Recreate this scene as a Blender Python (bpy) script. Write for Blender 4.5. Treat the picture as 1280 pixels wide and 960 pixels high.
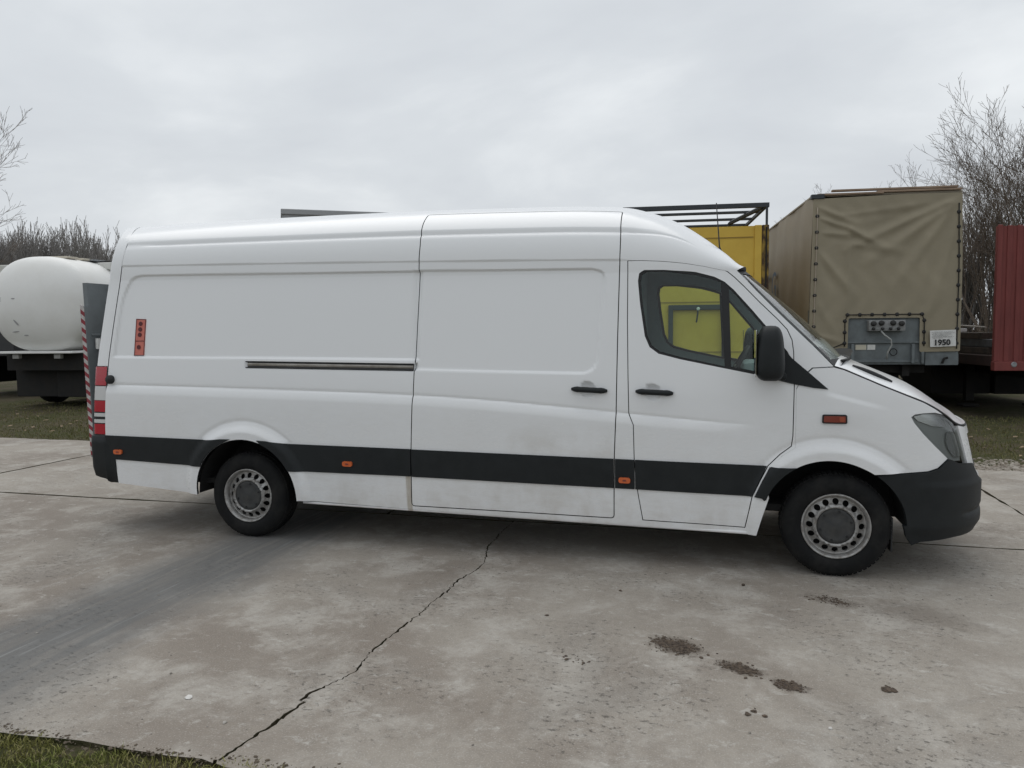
import bpy, bmesh, math, random
import numpy as np
from mathutils import Vector, Matrix
from mathutils.geometry import delaunay_2d_cdt
random.seed(7); rng = np.random.default_rng(7)
scene = bpy.context.scene
for o in list(bpy.data.objects): bpy.data.objects.remove(o)
COL = scene.collection
R = math.radians

# ------------------------------------------------------------------ camera
cd = bpy.data.cameras.new('camera'); cam = bpy.data.objects.new('camera', cd); COL.objects.link(cam)
cd.sensor_width = 36; cd.lens = 955/1280*36; cd.clip_end = 2000; cd.clip_start = .05
YAW, PITCH, ROLL = R(14.95), R(-3.88), R(-.53)
fw = Vector((-math.sin(YAW)*math.cos(PITCH), math.cos(YAW)*math.cos(PITCH), math.sin(PITCH)))
rt = Vector((math.cos(YAW), math.sin(YAW), 0)); up = rt.cross(fw)
r2_, u2_ = rt*math.cos(ROLL)+up*math.sin(ROLL), up*math.cos(ROLL)-rt*math.sin(ROLL)
M4 = Matrix((r2_, u2_, -fw)).transposed().to_4x4(); M4.translation = (3.56, -6.21, 1.61)
cam.matrix_world = M4
scene.camera = cam

# ------------------------------------------------------------------ sky, sun, exposure
SUN_EL, SUN_AZ = R(68), R(320)          # azimuth measured from +Y clockwise
world = bpy.data.worlds.new('World'); scene.world = world; world.use_nodes = True
nt = world.node_tree; nt.nodes.clear()
def N(t, **k):
    n = nt.nodes.new(t)
    for a, b in k.items(): setattr(n, a, b)
    return n
out = N('ShaderNodeOutputWorld'); bg = N('ShaderNodeBackground'); bg.inputs['Strength'].default_value = .1
sky = N('ShaderNodeTexSky'); sky.sky_type = 'NISHITA'; sky.sun_disc = False
sky.sun_elevation = SUN_EL; sky.sun_rotation = SUN_AZ; sky.air_density = 1.6; sky.dust_density = 4; sky.ozone_density = 1
tc = N('ShaderNodeTexCoord'); sep = N('ShaderNodeSeparateXYZ'); nt.links.new(tc.outputs['Generated'], sep.inputs[0])
ab = N('ShaderNodeMath', operation='ABSOLUTE'); nt.links.new(sep.outputs['Z'], ab.inputs[0])
ad = N('ShaderNodeMath', operation='ADD'); ad.inputs[1].default_value = .30; nt.links.new(ab.outputs[0], ad.inputs[0])
cmb = N('ShaderNodeCombineXYZ')
for ax in 'XY':
    dv_ = N('ShaderNodeMath', operation='DIVIDE'); nt.links.new(sep.outputs[ax], dv_.inputs[0]); nt.links.new(ad.outputs[0], dv_.inputs[1])
    nt.links.new(dv_.outputs[0], cmb.inputs[ax])
mp = N('ShaderNodeMapping'); mp.inputs['Scale'].default_value = (1.25, 1.6, 1); mp.inputs['Rotation'].default_value = (0, 0, R(24)); mp.inputs['Location'].default_value = (1.7, .4, 0)
nt.links.new(cmb.outputs[0], mp.inputs[0])
no = N('ShaderNodeTexNoise'); no.inputs['Scale'].default_value = 1.05; no.inputs['Detail'].default_value = 6; no.inputs['Roughness'].default_value = .52; no.inputs['Distortion'].default_value = .25
nt.links.new(mp.outputs[0], no.inputs['Vector'])
cr = N('ShaderNodeValToRGB'); e = cr.color_ramp.elements
e[0].position = .30; e[0].color = (.565, .595, .635, 1); e[1].position = .70; e[1].color = (.800, .828, .850, 1)
m_ = cr.color_ramp.elements.new(.5); m_.color = (.640, .672, .705, 1)
nt.links.new(no.outputs['Fac'], cr.inputs[0])
sc_ = N('ShaderNodeVectorMath', operation='SCALE'); sc_.inputs['Scale'].default_value = 10.2; nt.links.new(cr.outputs[0], sc_.inputs[0])
mx = N('ShaderNodeMix', data_type='RGBA'); mx.inputs['Factor'].default_value = .96
nt.links.new(sky.outputs[0], mx.inputs['A']); nt.links.new(sc_.outputs[0], mx.inputs['B'])
nt.links.new(mx.outputs['Result'], bg.inputs['Color']); nt.links.new(bg.outputs[0], out.inputs[0])
sl = bpy.data.lights.new('sun', 'SUN'); sl.energy = .95; sl.angle = R(60); sl.color = (1, .97, .93)
sun = bpy.data.objects.new('sun', sl); COL.objects.link(sun)
sd = Vector((math.sin(SUN_AZ)*math.cos(SUN_EL), math.cos(SUN_AZ)*math.cos(SUN_EL), math.sin(SUN_EL)))
sun.rotation_euler = sd.to_track_quat('Z', 'Y').to_euler(); sun.location = sd*60
scene.view_settings.view_transform = 'Standard'; scene.view_settings.look = 'None'
scene.view_settings.exposure = .10; scene.view_settings.gamma = 1; scene.view_settings.use_curve_mapping = False
scene.render.engine = 'CYCLES'; scene.cycles.use_denoising = True
scene.cycles.max_bounces = 8; scene.cycles.transparent_max_bounces = 12

# ------------------------------------------------------------------ materials
MATS = {}
def pm(name, col, rough=.6, metal=0, spec=.5, col2=None, var=0, vscale=4, vdet=5, bump=0, bscale=40, coat=0, stretch=(1,1,1), lo=.35, hi=.65, emis=0):
    """plain procedural paint/metal/plastic: colour mottled towards col2, roughness wobble, fine relief"""
    if name in MATS: return MATS[name]
    m = bpy.data.materials.new(name); m.use_nodes = True; t = m.node_tree; b = t.nodes['Principled BSDF']
    b.inputs['Base Color'].default_value = (*col, 1); b.inputs['Roughness'].default_value = rough; b.inputs['Metallic'].default_value = metal
    b.inputs['Specular IOR Level'].default_value = spec
    if coat: b.inputs['Coat Weight'].default_value = coat; b.inputs['Coat Roughness'].default_value = .12
    c = t.nodes.new('ShaderNodeTexCoord'); mpn = t.nodes.new('ShaderNodeMapping'); mpn.inputs['Scale'].default_value = stretch
    t.links.new(c.outputs['Object'], mpn.inputs[0])
    if col2 or var:
        n = t.nodes.new('ShaderNodeTexNoise'); n.inputs['Scale'].default_value = vscale; n.inputs['Detail'].default_value = vdet; n.inputs['Roughness'].default_value = .62
        t.links.new(mpn.outputs[0], n.inputs['Vector'])
        rp = t.nodes.new('ShaderNodeValToRGB'); q = rp.color_ramp.elements
        q[0].position = lo; q[1].position = hi
        q[0].color = (*col, 1); q[1].color = (*(col2 or [min(1, x*(1+var)) for x in col]), 1)
        t.links.new(n.outputs['Fac'], rp.inputs[0]); t.links.new(rp.outputs[0], b.inputs['Base Color'])
        rm = t.nodes.new('ShaderNodeMapRange'); rm.inputs['To Min'].default_value = max(.03, rough-.08); rm.inputs['To Max'].default_value = min(1, rough+.12)
        t.links.new(n.outputs['Fac'], rm.inputs['Value']); t.links.new(rm.outputs[0], b.inputs['Roughness'])
    if bump:
        n2 = t.nodes.new('ShaderNodeTexNoise'); n2.inputs['Scale'].default_value = bscale; n2.inputs['Detail'].default_value = 4
        t.links.new(mpn.outputs[0], n2.inputs['Vector'])
        bp = t.nodes.new('ShaderNodeBump'); bp.inputs['Strength'].default_value = min(1, bump); bp.inputs['Distance'].default_value = .01
        t.links.new(n2.outputs['Fac'], bp.inputs['Height']); t.links.new(bp.outputs[0], b.inputs['Normal'])
    MATS[name] = m; return m
def glass(name, tint, refl=1.0):
    m = bpy.data.materials.new(name); m.use_nodes = True; t = m.node_tree; t.nodes.remove(t.nodes['Principled BSDF'])
    o = t.nodes['Material Output']; a = t.nodes.new('ShaderNodeBsdfTransparent'); a.inputs[0].default_value = (*tint, 1)
    g = t.nodes.new('ShaderNodeBsdfGlossy'); g.inputs['Roughness'].default_value = .02; g.inputs['Color'].default_value = (refl, refl, refl, 1)
    f = t.nodes.new('ShaderNodeFresnel'); f.inputs[0].default_value = 1.5
    x = t.nodes.new('ShaderNodeMixShader'); t.links.new(f.outputs[0], x.inputs[0]); t.links.new(a.outputs[0], x.inputs[1]); t.links.new(g.outputs[0], x.inputs[2])
    t.links.new(x.outputs[0], o.inputs[0]); return m

# ------------------------------------------------------------------ object helpers
def link(o, parent=None):
    COL.objects.link(o)
    if parent is not None: o.parent = parent
    return o
def tag(o, label=None, cat=None, group=None, kind=None):
    if label: o['label'] = label
    if cat: o['category'] = cat
    if group: o['group'] = group
    if kind: o['kind'] = kind
    return o
def empty(name, loc=(0,0,0), rz=0):
    o = bpy.data.objects.new(name, None); o.empty_display_size = .3; o.location = loc; o.rotation_euler = (0,0,rz); return link(o)
def mesh(name, verts, faces, mat=None, parent=None, smooth=False, normals=None, angle=None):
    me = bpy.data.meshes.new(name); me.from_pydata([tuple(map(float, v)) for v in verts], [], [tuple(map(int, f)) for f in faces]); me.update()
    if smooth or angle is not None:
        me.polygons.foreach_set('use_smooth', [True]*len(me.polygons))
    if angle is not None: me.set_sharp_from_angle(angle=R(angle))
    if mat: me.materials.append(mat)
    return link(bpy.data.objects.new(name, me), parent)
def copy_tree(o, parent=None):
    c = o.copy(); COL.objects.link(c); c.parent = parent
    for ch in [x for x in o.children]: copy_tree(ch, c)
    return c
class MB:
    """collects boxes, bars and tubes into one mesh"""
    def __init__(s): s.v = []; s.f = []
    def add(s, v, f):
        n = len(s.v); s.v += [tuple(map(float, p)) for p in v]; s.f += [tuple(int(i)+n for i in q) for q in f]; return s
    def box(s, x0, x1, y0, y1, z0, z1, ch=0):
        if x0 > x1: x0, x1 = x1, x0
        if y0 > y1: y0, y1 = y1, y0
        if z0 > z1: z0, z1 = z1, z0
        if ch <= 0:
            v = [(x,y,z) for z in (z0,z1) for y in (y0,y1) for x in (x0,x1)]
            return s.add(v, [(0,2,3,1),(4,5,7,6),(0,1,5,4),(2,6,7,3),(0,4,6,2),(1,3,7,5)])
        c = min(ch, (x1-x0)*.45, (y1-y0)*.45, (z1-z0)*.45)
        bm = bmesh.new(); bmesh.ops.create_cube(bm, size=1)
        for q in bm.verts: q.co = ((x0+x1)/2+q.co.x*(x1-x0), (y0+y1)/2+q.co.y*(y1-y0), (z0+z1)/2+q.co.z*(z1-z0))
        bmesh.ops.bevel(bm, geom=list(bm.edges), offset=c, segments=2, affect='EDGES', profile=.5)
        bm.verts.index_update(); v = [q.co[:] for q in bm.verts]; f = [[q.index for q in p.verts] for p in bm.faces]; bm.free()
        return s.add(v, f)
    def tube(s, pts, r, n=8, closed=False, cap=True):
        pts = [Vector(p) for p in pts]; rs = r if hasattr(r, '__len__') else [r]*len(pts)
        v = []; f = []; prev = None; m = len(pts)
        for i, p in enumerate(pts):
            d = (pts[(i+1) % m]-pts[i-1]) if closed else (pts[min(i+1, m-1)]-pts[max(i-1, 0)])
            d = d.normalized() if d.length > 1e-9 else Vector((0,0,1))
            if prev is None:
                a = d.orthogonal().normalized()
            else:
                a = prev-d*prev.dot(d); a = a.normalized() if a.length > 1e-6 else d.orthogonal().normalized()
            prev = a; b = d.cross(a)
            for k in range(n):
                t = 2*math.pi*k/n; v.append(p+a*math.cos(t)*rs[i]+b*math.sin(t)*rs[i])
        for i in range(m if closed else m-1):
            j = (i+1) % m
            for k in range(n): f.append((i*n+k, i*n+(k+1)%n, j*n+(k+1)%n, j*n+k))
        if cap and not closed: f.append(tuple(range(n))[::-1]); f.append(tuple((m-1)*n+k for k in range(n)))
        return s.add(v, f)
    def lathe(s, prof, n, c=(0,0,0), axis='Y', close=False):
        """prof: (radius, along axis)"""
        v = []; f = []; m = len(prof)
        for k in range(n):
            t = 2*math.pi*k/n; co, si = math.cos(t), math.sin(t)
            for r, h in prof:
                p = {'Y': (r*co, h, r*si), 'Z': (r*co, r*si, h), 'X': (h, r*co, r*si)}[axis]
                v.append((c[0]+p[0], c[1]+p[1], c[2]+p[2]))
        for k in range(n):
            j = (k+1) % n
            for i in range(m-1 if not close else m):
                q = (i+1) % m
                f.append((k*m+i, k*m+q, j*m+q, j*m+i) if axis != 'Y' else (k*m+i, j*m+i, j*m+q, k*m+q))
        return s.add(v, f)
    def build(s, name, mat, parent=None, smooth=False, angle=None):
        return mesh(name, s.v, s.f, mat, parent, smooth, None, angle)
def rsample(poly, step, closed=True):
    o = []; n = len(poly)
    for i in range(n if closed else n-1):
        a = np.array(poly[i], float); b = np.array(poly[(i+1) % n], float); k = max(1, int(math.ceil(np.linalg.norm(b-a)/step)))
        o += [tuple(a+(b-a)*j/k) for j in range(k)]
    if not closed: o.append(tuple(poly[-1]))
    return o
def rounded(poly, r=.03, k=5, skip=()):
    """polygon with its corners rounded"""
    o = []; n = len(poly)
    for i in range(n):
        p = np.array(poly[i], float)
        if i in skip: o.append(tuple(p)); continue
        a = np.array(poly[i-1], float)-p; b = np.array(poly[(i+1) % n], float)-p
        la, lb = np.linalg.norm(a), np.linalg.norm(b); q = min(r, la*.45, lb*.45)
        A, B = p+a/la*q, p+b/lb*q
        for j in range(k+1):
            t = j/k; o.append(tuple((1-t)**2*A+2*t*(1-t)*p+t*t*B))
    return o
def pip(P, poly):
    P = np.asarray(P, float); x, y = P[:,0], P[:,1]; r = np.zeros(len(P), bool); q = np.asarray(poly, float)
    x1, y1 = q[:,0], q[:,1]; x2, y2 = np.roll(x1, -1), np.roll(y1, -1)
    for a, b, c, d in zip(x1, y1, x2, y2):
        if b == d: continue
        k = ((b > y) != (d > y)) & (x < (c-a)*(y-b)/(d-b)+a); r ^= k
    return r
def sdist(u, v, poly):
    """signed distance to a polygon, positive inside"""
    sh = np.shape(u); P = np.stack([np.ravel(u), np.ravel(v)], 1); q = np.asarray(poly, float); d = np.full(len(P), 1e9)
    for i in range(len(q)):
        a = q[i]; e = q[(i+1) % len(q)]-a; w = P-a; t = np.clip((w@e)/(e@e), 0, 1)
        d = np.minimum(d, np.hypot(*(w-t[:,None]*e).T))
    return np.where(pip(P, poly), d, -d).reshape(sh)
def tri2d(outline, holes, du, dv, step=.02):
    """triangulated sheet: outline and holes as constraints, filled with a grid of points"""
    o = rsample(outline, step); hs = [rsample(h, step) for h in holes]
    q = np.array(o); lo, hi = q.min(0), q.max(0)
    gu, gv = np.meshgrid(np.arange(lo[0]+du*.5, hi[0], du), np.arange(lo[1]+dv*.5, hi[1], dv)); G = np.stack([gu.ravel(), gv.ravel()], 1)
    if len(G):
        k = pip(G, o)
        for h in hs: k &= ~pip(G, h)
        G = G[k]
    B = np.array(o+[p for h in hs for p in h]); s = np.array([1/du, 1/dv])
    if len(G):
        keep = np.ones(len(G), bool)
        for a in range(0, len(G), 2000):
            d = (((G[a:a+2000, None]-B[None])*s)**2).sum(2).min(1); keep[a:a+2000] = d > .2
        G = G[keep]
    V = [Vector(p) for p in B]+[Vector(p) for p in G]; E = []; n = 0
    for l in [o]+hs:
        E += [(n+i, n+(i+1) % len(l)) for i in range(len(l))]; n += len(l)
    r = delaunay_2d_cdt(V, E, [], 0, 1e-7)
    P = np.array([p[:] for p in r[0]]); T = np.array([t for t in r[2]])
    c = P[T].mean(1); k = pip(c, o)
    for h in hs: k &= ~pip(c, h)
    T = T[k]
    a, b, c_ = P[T[:,0]], P[T[:,1]], P[T[:,2]]
    cr_ = (b-a)[:,0]*(c_-a)[:,1]-(b-a)[:,1]*(c_-a)[:,0]
    T[cr_ < 0] = T[cr_ < 0][:, ::-1]; T = T[np.abs(cr_) > 1e-10]
    return P, T
def skin(name, P, T, fn, mat, parent, thick=.02, sides=(-1,), join=False, custom=True, rim=None):
    """maps a 2D sheet through fn(u, v) -> x, y, z; turns its rim inwards; mirrored copies for the other side"""
    e = 1e-3; u, v = P[:,0], P[:,1]
    X = np.stack(fn(u, v), 1); Nn = np.cross(np.stack(fn(u+e, v), 1)-np.stack(fn(u-e, v), 1), np.stack(fn(u, v+e), 1)-np.stack(fn(u, v-e), 1))
    l = np.linalg.norm(Nn, axis=1, keepdims=True); Nn = Nn/np.maximum(l, 1e-12)
    cnt = {}
    for t in T:
        for i in range(3):
            a, b = int(t[i]), int(t[(i+1) % 3]); cnt[(a, b)] = cnt.get((a, b), 0)+1
    bd = [k for k in cnt if (k[1], k[0]) not in cnt]
    ids = sorted({i for k in bd for i in k}); mp_ = {i: len(X)+j for j, i in enumerate(ids)}
    V = np.concatenate([X, X[ids]-Nn[ids]*thick]) if thick else X
    F = [tuple(t) for t in T]; nt_ = len(F)
    if thick: F += [(b, a, mp_[a], mp_[b]) for a, b in bd]
    res = []
    packs = [(V, F, Nn)] if -1 in sides else []
    if 1 in sides:
        Vm = V*np.array([1,-1,1]); Nm = Nn*np.array([1,-1,1]); Fm = [tuple(reversed(f)) for f in F]; packs.append((Vm, Fm, Nm))
    if join and len(packs) == 2:
        n = len(V); packs = [(np.concatenate([V, packs[1][0]]), F[:nt_]+[tuple(i+n for i in f) for f in packs[1][1][:nt_]]+F[nt_:]+[tuple(i+n for i in f) for f in packs[1][1][nt_:]],
                  np.concatenate([Nn, np.zeros((len(V)-len(Nn), 3)), packs[1][2]]))]
    for V_, F_, N_ in packs:
        o = mesh(name, V_, F_, mat, parent); me = o.data; k = nt_*(2 if join and len(sides) == 2 else 1)
        me.polygons.foreach_set('use_smooth', [i < k for i in range(len(F_))])
        if rim: me.materials.append(rim); me.polygons.foreach_set('material_index', [0 if i < k else 1 for i in range(len(F_))])
        if custom:
            ln = np.zeros((len(me.loops), 3)); vi = np.empty(len(me.loops), int); me.loops.foreach_get('vertex_index', vi)
            m3 = 3*k; ln[:m3] = N_[vi[:m3]]
            me.normals_split_custom_set([tuple(x) for x in ln])
        res.append(o)
    return res
# ---- the van's outer skin as one surface S(u, v): u runs along the van (and round the nose), v up the side and over the roof
RAKE = .0128
V0, VROOF = 2.05, 3.30          # v below V0 is height; V0..VROOF runs over the shoulder to the roof centre line
U0, NOSE = 4.45, .87            # from u = U0 on, the plan curve rounds the front corner
UNOSE = U0 + 1.25               # u at the centre of the nose
def pch(x, xs, ys):             # smooth monotone table lookup
    x = np.asarray(x, float); xs = np.asarray(xs, float); ys = np.asarray(ys, float)
    h = np.diff(xs); d = np.diff(ys)/h
    m = np.zeros_like(ys); m[0] = d[0]; m[-1] = d[-1]
    for i in range(1, len(xs)-1):
        m[i] = 0 if d[i-1]*d[i] <= 0 else 2*d[i-1]*d[i]/(d[i-1]+d[i])
    x = np.clip(x, xs[0], xs[-1])
    i = np.clip(np.searchsorted(xs, x)-1, 0, len(xs)-2)
    t = (x-xs[i])/h[i]
    return ((1+2*t)*(1-t)**2*ys[i] + t*(1-t)**2*h[i]*m[i] + t*t*(3-2*t)*ys[i+1] + t*t*(t-1)*h[i]*m[i+1])
def sst(x, a, b):
    t = np.clip((np.asarray(x, float)-a)/(b-a), 0, 1); return t*t*(3-2*t)
W_V = [.10, .22, .32, .45, .60, .80, 1.0, 1.2, 1.45, 1.8, 2.05]
W_Y = [.90, .93, .952, .966, .976, .984, .985, .980, .965, .937, .912]
ZT_U = [-1.6, -1.2, 0, 1.4, 2.4, 2.9, 3.1, 3.3, 3.5, 3.62, 3.75, 4.1]
ZT_Z = [2.57, 2.585, 2.61, 2.622, 2.612, 2.585, 2.535, 2.45, 2.315, 2.215, 2.10, 2.075]
def S0(u, v, off=0.0, feat=None):
    u = np.asarray(u, float); v = np.asarray(v, float)
    f = off + (feat(u, v) if feat is not None else 0.0)
    w = pch(v, W_V, W_Y) - .05*sst(u, 3.1, 4.4)*sst(v, 1.25, 2.1)
    psi = np.clip((u-U0)/(UNOSE-U0), 0, 1)*math.pi/2
    n = 2.7
    rr = (np.cos(psi)**n + np.sin(psi)**n)**(-1/n)
    cx, sx = rr*np.cos(psi), rr*np.sin(psi)
    # outward direction in plan
    nx, ny = np.maximum(sx, 1e-9)**(n-1)/NOSE, cx**(n-1)/.985
    nl = np.hypot(nx, ny); nx, ny = nx/nl, ny/nl
    nose = sst(u, U0+.1, UNOSE)
    back = np.clip(v-.70, 0, None)*.30 + np.clip(.40-v, 0, None)*.45      # the nose leans back above, tucks in below
    x = np.minimum(u, U0) + NOSE*sx - back*np.sin(psi)**1.5 + nx*f*(u > U0)
    y = -(w*cx) - ny*f
    z = v
    s = np.clip((v-V0)/(VROOF-V0), 0, 1)*math.pi/2
    m = 2.8
    r2 = (np.cos(s)**m + np.sin(s)**m)**(-1/m)
    H = pch(u, ZT_U, ZT_Z)-V0
    up = v > V0
    A = w
    y = np.where(up, -(A+0*f)*r2*np.cos(s) - f*np.cos(s), y)
    z = np.where(up, V0 + H*r2*np.sin(s) + f*np.sin(s), z)
    return x, y, z - RAKE*x
# ------------------------------------------------------------------ the white van
def van_paint():
    m = pm('van_white', (.82, .832, .842), .30, coat=.4)
    t = m.node_tree; b = t.nodes['Principled BSDF']
    c = t.nodes.new('ShaderNodeTexCoord')
    def noise(sc, det, st=(1,1,1)):
        q = t.nodes.new('ShaderNodeMapping'); q.inputs['Scale'].default_value = st; t.links.new(c.outputs['Object'], q.inputs[0])
        n = t.nodes.new('ShaderNodeTexNoise'); n.inputs['Scale'].default_value = sc; n.inputs['Detail'].default_value = det; n.inputs['Roughness'].default_value = .65
        t.links.new(q.outputs[0], n.inputs['Vector']); return n
    a = noise(1.6, 6, (1, 1, .55)); g = noise(14, 5, (.5, 1, 1.6))
    mul = t.nodes.new('ShaderNodeMath'); mul.operation = 'MULTIPLY'; t.links.new(a.outputs['Fac'], mul.inputs[0]); t.links.new(g.outputs['Fac'], mul.inputs[1])
    # road grime: thicker low on the body, in drifts of its own
    sp = t.nodes.new('ShaderNodeSeparateXYZ'); t.links.new(c.outputs['Object'], sp.inputs[0])
    h = t.nodes.new('ShaderNodeMapRange'); h.inputs['From Min'].default_value = 1.25; h.inputs['From Max'].default_value = .25; h.inputs['To Min'].default_value = .03; h.inputs['To Max'].default_value = 1
    t.links.new(sp.outputs['Z'], h.inputs['Value'])
    r = t.nodes.new('ShaderNodeMapRange'); r.inputs['From Min'].default_value = .16; r.inputs['From Max'].default_value = .42; t.links.new(mul.outputs[0], r.inputs['Value'])
    m2 = t.nodes.new('ShaderNodeMath'); m2.operation = 'MULTIPLY'; t.links.new(r.outputs[0], m2.inputs[0]); t.links.new(h.outputs[0], m2.inputs[1])
    m3 = t.nodes.new('ShaderNodeMath'); m3.operation = 'MULTIPLY'; m3.inputs[1].default_value = .34; t.links.new(m2.outputs[0], m3.inputs[0])
    x = t.nodes.new('ShaderNodeMix'); x.data_type = 'RGBA'; x.inputs['A'].default_value = (.82, .832, .842, 1); x.inputs['B'].default_value = (.46, .42, .36, 1)
    def rng_(v, a, b):
        n = t.nodes.new('ShaderNodeMapRange'); n.interpolation_type = 'SMOOTHSTEP'; n.inputs['From Min'].default_value = a; n.inputs['From Max'].default_value = b; t.links.new(v, n.inputs['Value']); return n.outputs[0]
    def mu(*q):
        o_ = q[0]
        for w in q[1:]:
            n = t.nodes.new('ShaderNodeMath'); n.operation = 'MULTIPLY'; t.links.new(o_, n.inputs[0])
            if isinstance(w, float): n.inputs[1].default_value = w
            else: t.links.new(w, n.inputs[1])
            o_ = n.outputs[0]
        return o_
    SX, SZ = sp.outputs['X'], sp.outputs['Z']; gn = noise(9, 5, (1, 1, .25)).outputs['Fac']
    # brown run-off stain beside the sliding door, dusty film above the rub strip
    s1 = mu(rng_(SX, 1.335, 1.350), rng_(SX, 1.392, 1.378), rng_(SZ, .585, .55), rng_(gn, .30, .55), .85)
    s2 = mu(rng_(SX, 1.7, 2.3), rng_(SX, 3.0, 2.85), rng_(SZ, 1.02, .80), rng_(noise(3.2, 6).outputs['Fac'], .38, .66), .24)
    s3 = mu(rng_(SX, -.2, .6), rng_(SZ, .60, .30), rng_(noise(5, 7, (1, 1, .4)).outputs['Fac'], .42, .68), .22)
    acc = m3.outputs[0]
    for s_ in (s1, s2, s3):
        n = t.nodes.new('ShaderNodeMath'); n.operation = 'ADD'; n.use_clamp = True; t.links.new(acc, n.inputs[0]); t.links.new(s_, n.inputs[1]); acc = n.outputs[0]
    t.links.new(acc, x.inputs['Factor']); t.links.new(x.outputs['Result'], b.inputs['Base Color'])
    ro = t.nodes.new('ShaderNodeMapRange'); ro.inputs['To Min'].default_value = .24; ro.inputs['To Max'].default_value = .75; t.links.new(m3.outputs[0], ro.inputs['Value']); t.links.new(ro.outputs[0], b.inputs['Roughness'])
    return m
M_W = van_paint()
M_BK = pm('black_trim_plastic', (.011, .0135, .0148), .55, spec=.3, col2=(.016, .019, .0205), vscale=9, bump=.15, bscale=300)
M_GSK_SHADE = pm('black_rubber_and_gap_shade', (.012, .013, .014), .6)  # rubber; also blackens panel edges inside the shut lines, standing for shade
M_IN = pm('cab_trim_grey', (.46, .52, .56), .8, col2=(.50, .56, .60), vscale=30)
M_DK = pm('dark_inside', (.012, .012, .012), .9)
M_RUB = pm('tyre_rubber', (.0075, .008, .0085), .8, spec=.25, col2=(.028, .027, .025), vscale=7, lo=.45, hi=.85, bump=.2, bscale=150)
M_RIM = pm('steel_rim', (.38, .378, .37), .42, .5, col2=(.17, .15, .13), vscale=22, lo=.42, hi=.75)
M_ORG = pm('amber_lens', (.62, .13, .035), .25, coat=.6)
M_ORGD = pm('amber_lens_dark', (.22, .045, .03), .3, coat=.6)
M_RED = pm('red_lens', (.42, .015, .03), .25, coat=.6)
M_CLR = pm('clear_lens', (.62, .62, .62), .25, coat=.7)
M_STK = pm('red_sticker', (.64, .19, .145), .5, col2=(.55, .16, .125), vscale=20)
M_STKD = pm('sticker_dark', (.10, .012, .015), .5)
M_ALU = pm('brushed_aluminium', (.33, .34, .35), .45, .7, col2=(.22, .23, .24), vscale=12)
M_LIFT = pm('lift_grey_paint', (.17, .19, .20), .6, col2=(.14, .155, .16), vscale=6)
M_CHR = pm('reflector_chrome', (.62, .63, .64), .22, .8)
M_HLD = pm('headlamp_dark_inside', (.36, .375, .38), .3, .15)
M_GL = glass('cab_glass', (.78, .94, .84), 1.0); M_WS = glass('windscreen_glass', (.86, .92, .88)); M_HLG = glass('headlamp_cover', (.93, .95, .94))
M_TR = pm('tape_red', (.27, .028, .04), .6, col2=(.20, .03, .04), vscale=25); M_TW = pm('tape_white', (.54, .52, .51), .6, col2=(.36, .34, .33), vscale=25)
M_MG = pm('mirror_glass', (.8, .8, .8), .04, 1)

CRU, CRV = [-1.302, .649, 1.401, 1.925, 2.396, 2.902, 3.331, 3.8, 4.4], [1.19, 1.18, 1.169, 1.15, 1.123, 1.088, 1.059, 1.033, 1.02]
PAN_R = rounded([(-1.06, 2.112), (1.475, 2.104), (1.455, 1.425), (-1.245, 1.412), (-1.205, 1.70), (-1.165, 1.93)], .12, 6, (1, 2, 3))
PAN_S = rounded([(1.40, 2.108), (2.835, 2.098), (2.80, 1.70), (2.775, 1.345), (1.40, 1.352)], .13, 7, (0, 4))
DISH = [(2.705, 1.243), (3.148, 1.237)]
ARC_R, ARC_F = (-.012, .345, .447), (4.285, .400, .425)       # wheel openings: centre u, v and radius
def feat(u, v):
    u, v = np.broadcast_arrays(np.asarray(u, float), np.asarray(v, float))
    f = np.zeros(u.shape)
    zc = pch(u, CRU, CRV); t = np.clip((zc-v)/.075, 0, 1)
    fade = 1-sst(u, 3.2, 3.9)
    f = f + .017*(1-(1-t)**2)*fade - .004*np.exp(-((v-zc-.004)/.009)**2)*fade
    side = (v > 1.2) & (v < 2.3)
    for poly in (PAN_R, PAN_S):
        q = np.asarray(poly); k = side & (u > q[:,0].min()-.05) & (u < q[:,0].max()+.05)
        if k.any():
            d = sdist(u[k], v[k], poly); f[k] += -.013*sst(d, -.002, .022)
    l2 = 2.22-.011*(u+1.2)
    f = f + .006*sst(v, l2-.01, l2+.01)*(1-sst(v, 2.40, 2.47))*(1-sst(u, 2.86, 3.05))
    rc = 2.455 + .05*sst(u, 2.9, 3.3) - 1.4*np.clip(u-3.25, 0, None)**2
    f = f - .006*np.exp(-((v-rc)/.013)**2)*sst(u, -1.1, -.75)*(1-sst(u, 3.3, 3.45))
    f = f + .009*sst(v, rc+.01, rc+.05)*(1-sst(v, 2.5, 2.75))*(1-sst(u, 2.9, 3.3))
    for cu, cv, r0 in (ARC_R, ARC_F):
        r = np.hypot(u-cu, v-cv)
        f = f + .030*(1-sst(r, r0+.05, r0+.125))*(r < r0+.15) - .006*np.exp(-((r-r0-.142)/.016)**2)*(v > .78)
    for cu, cv in DISH:
        r2 = ((u-cu)/.056)**2+((v-cv)/.060)**2; f = f - .026*np.clip(1-r2, 0, 1)
    f = f - .022*((u > .0) & (u < 1.43) & (v > 1.352) & (v < 1.402))                      # the sliding door's rail slot
    cf = 1.262-.25*(u-4.26); f = f + .007*sst(v, cf+.006, cf-.03)*sst(u, 4.2, 4.3)*(1-sst(u, 4.4, 4.65))*sst(v, 1.0, 1.14)
    return f
SF = lambda u, v, off=0.0: S0(u, v, off, feat)
def S1(u, v, off=0.0): return np.array([float(c) for c in S0(u, v, off)])
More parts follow.
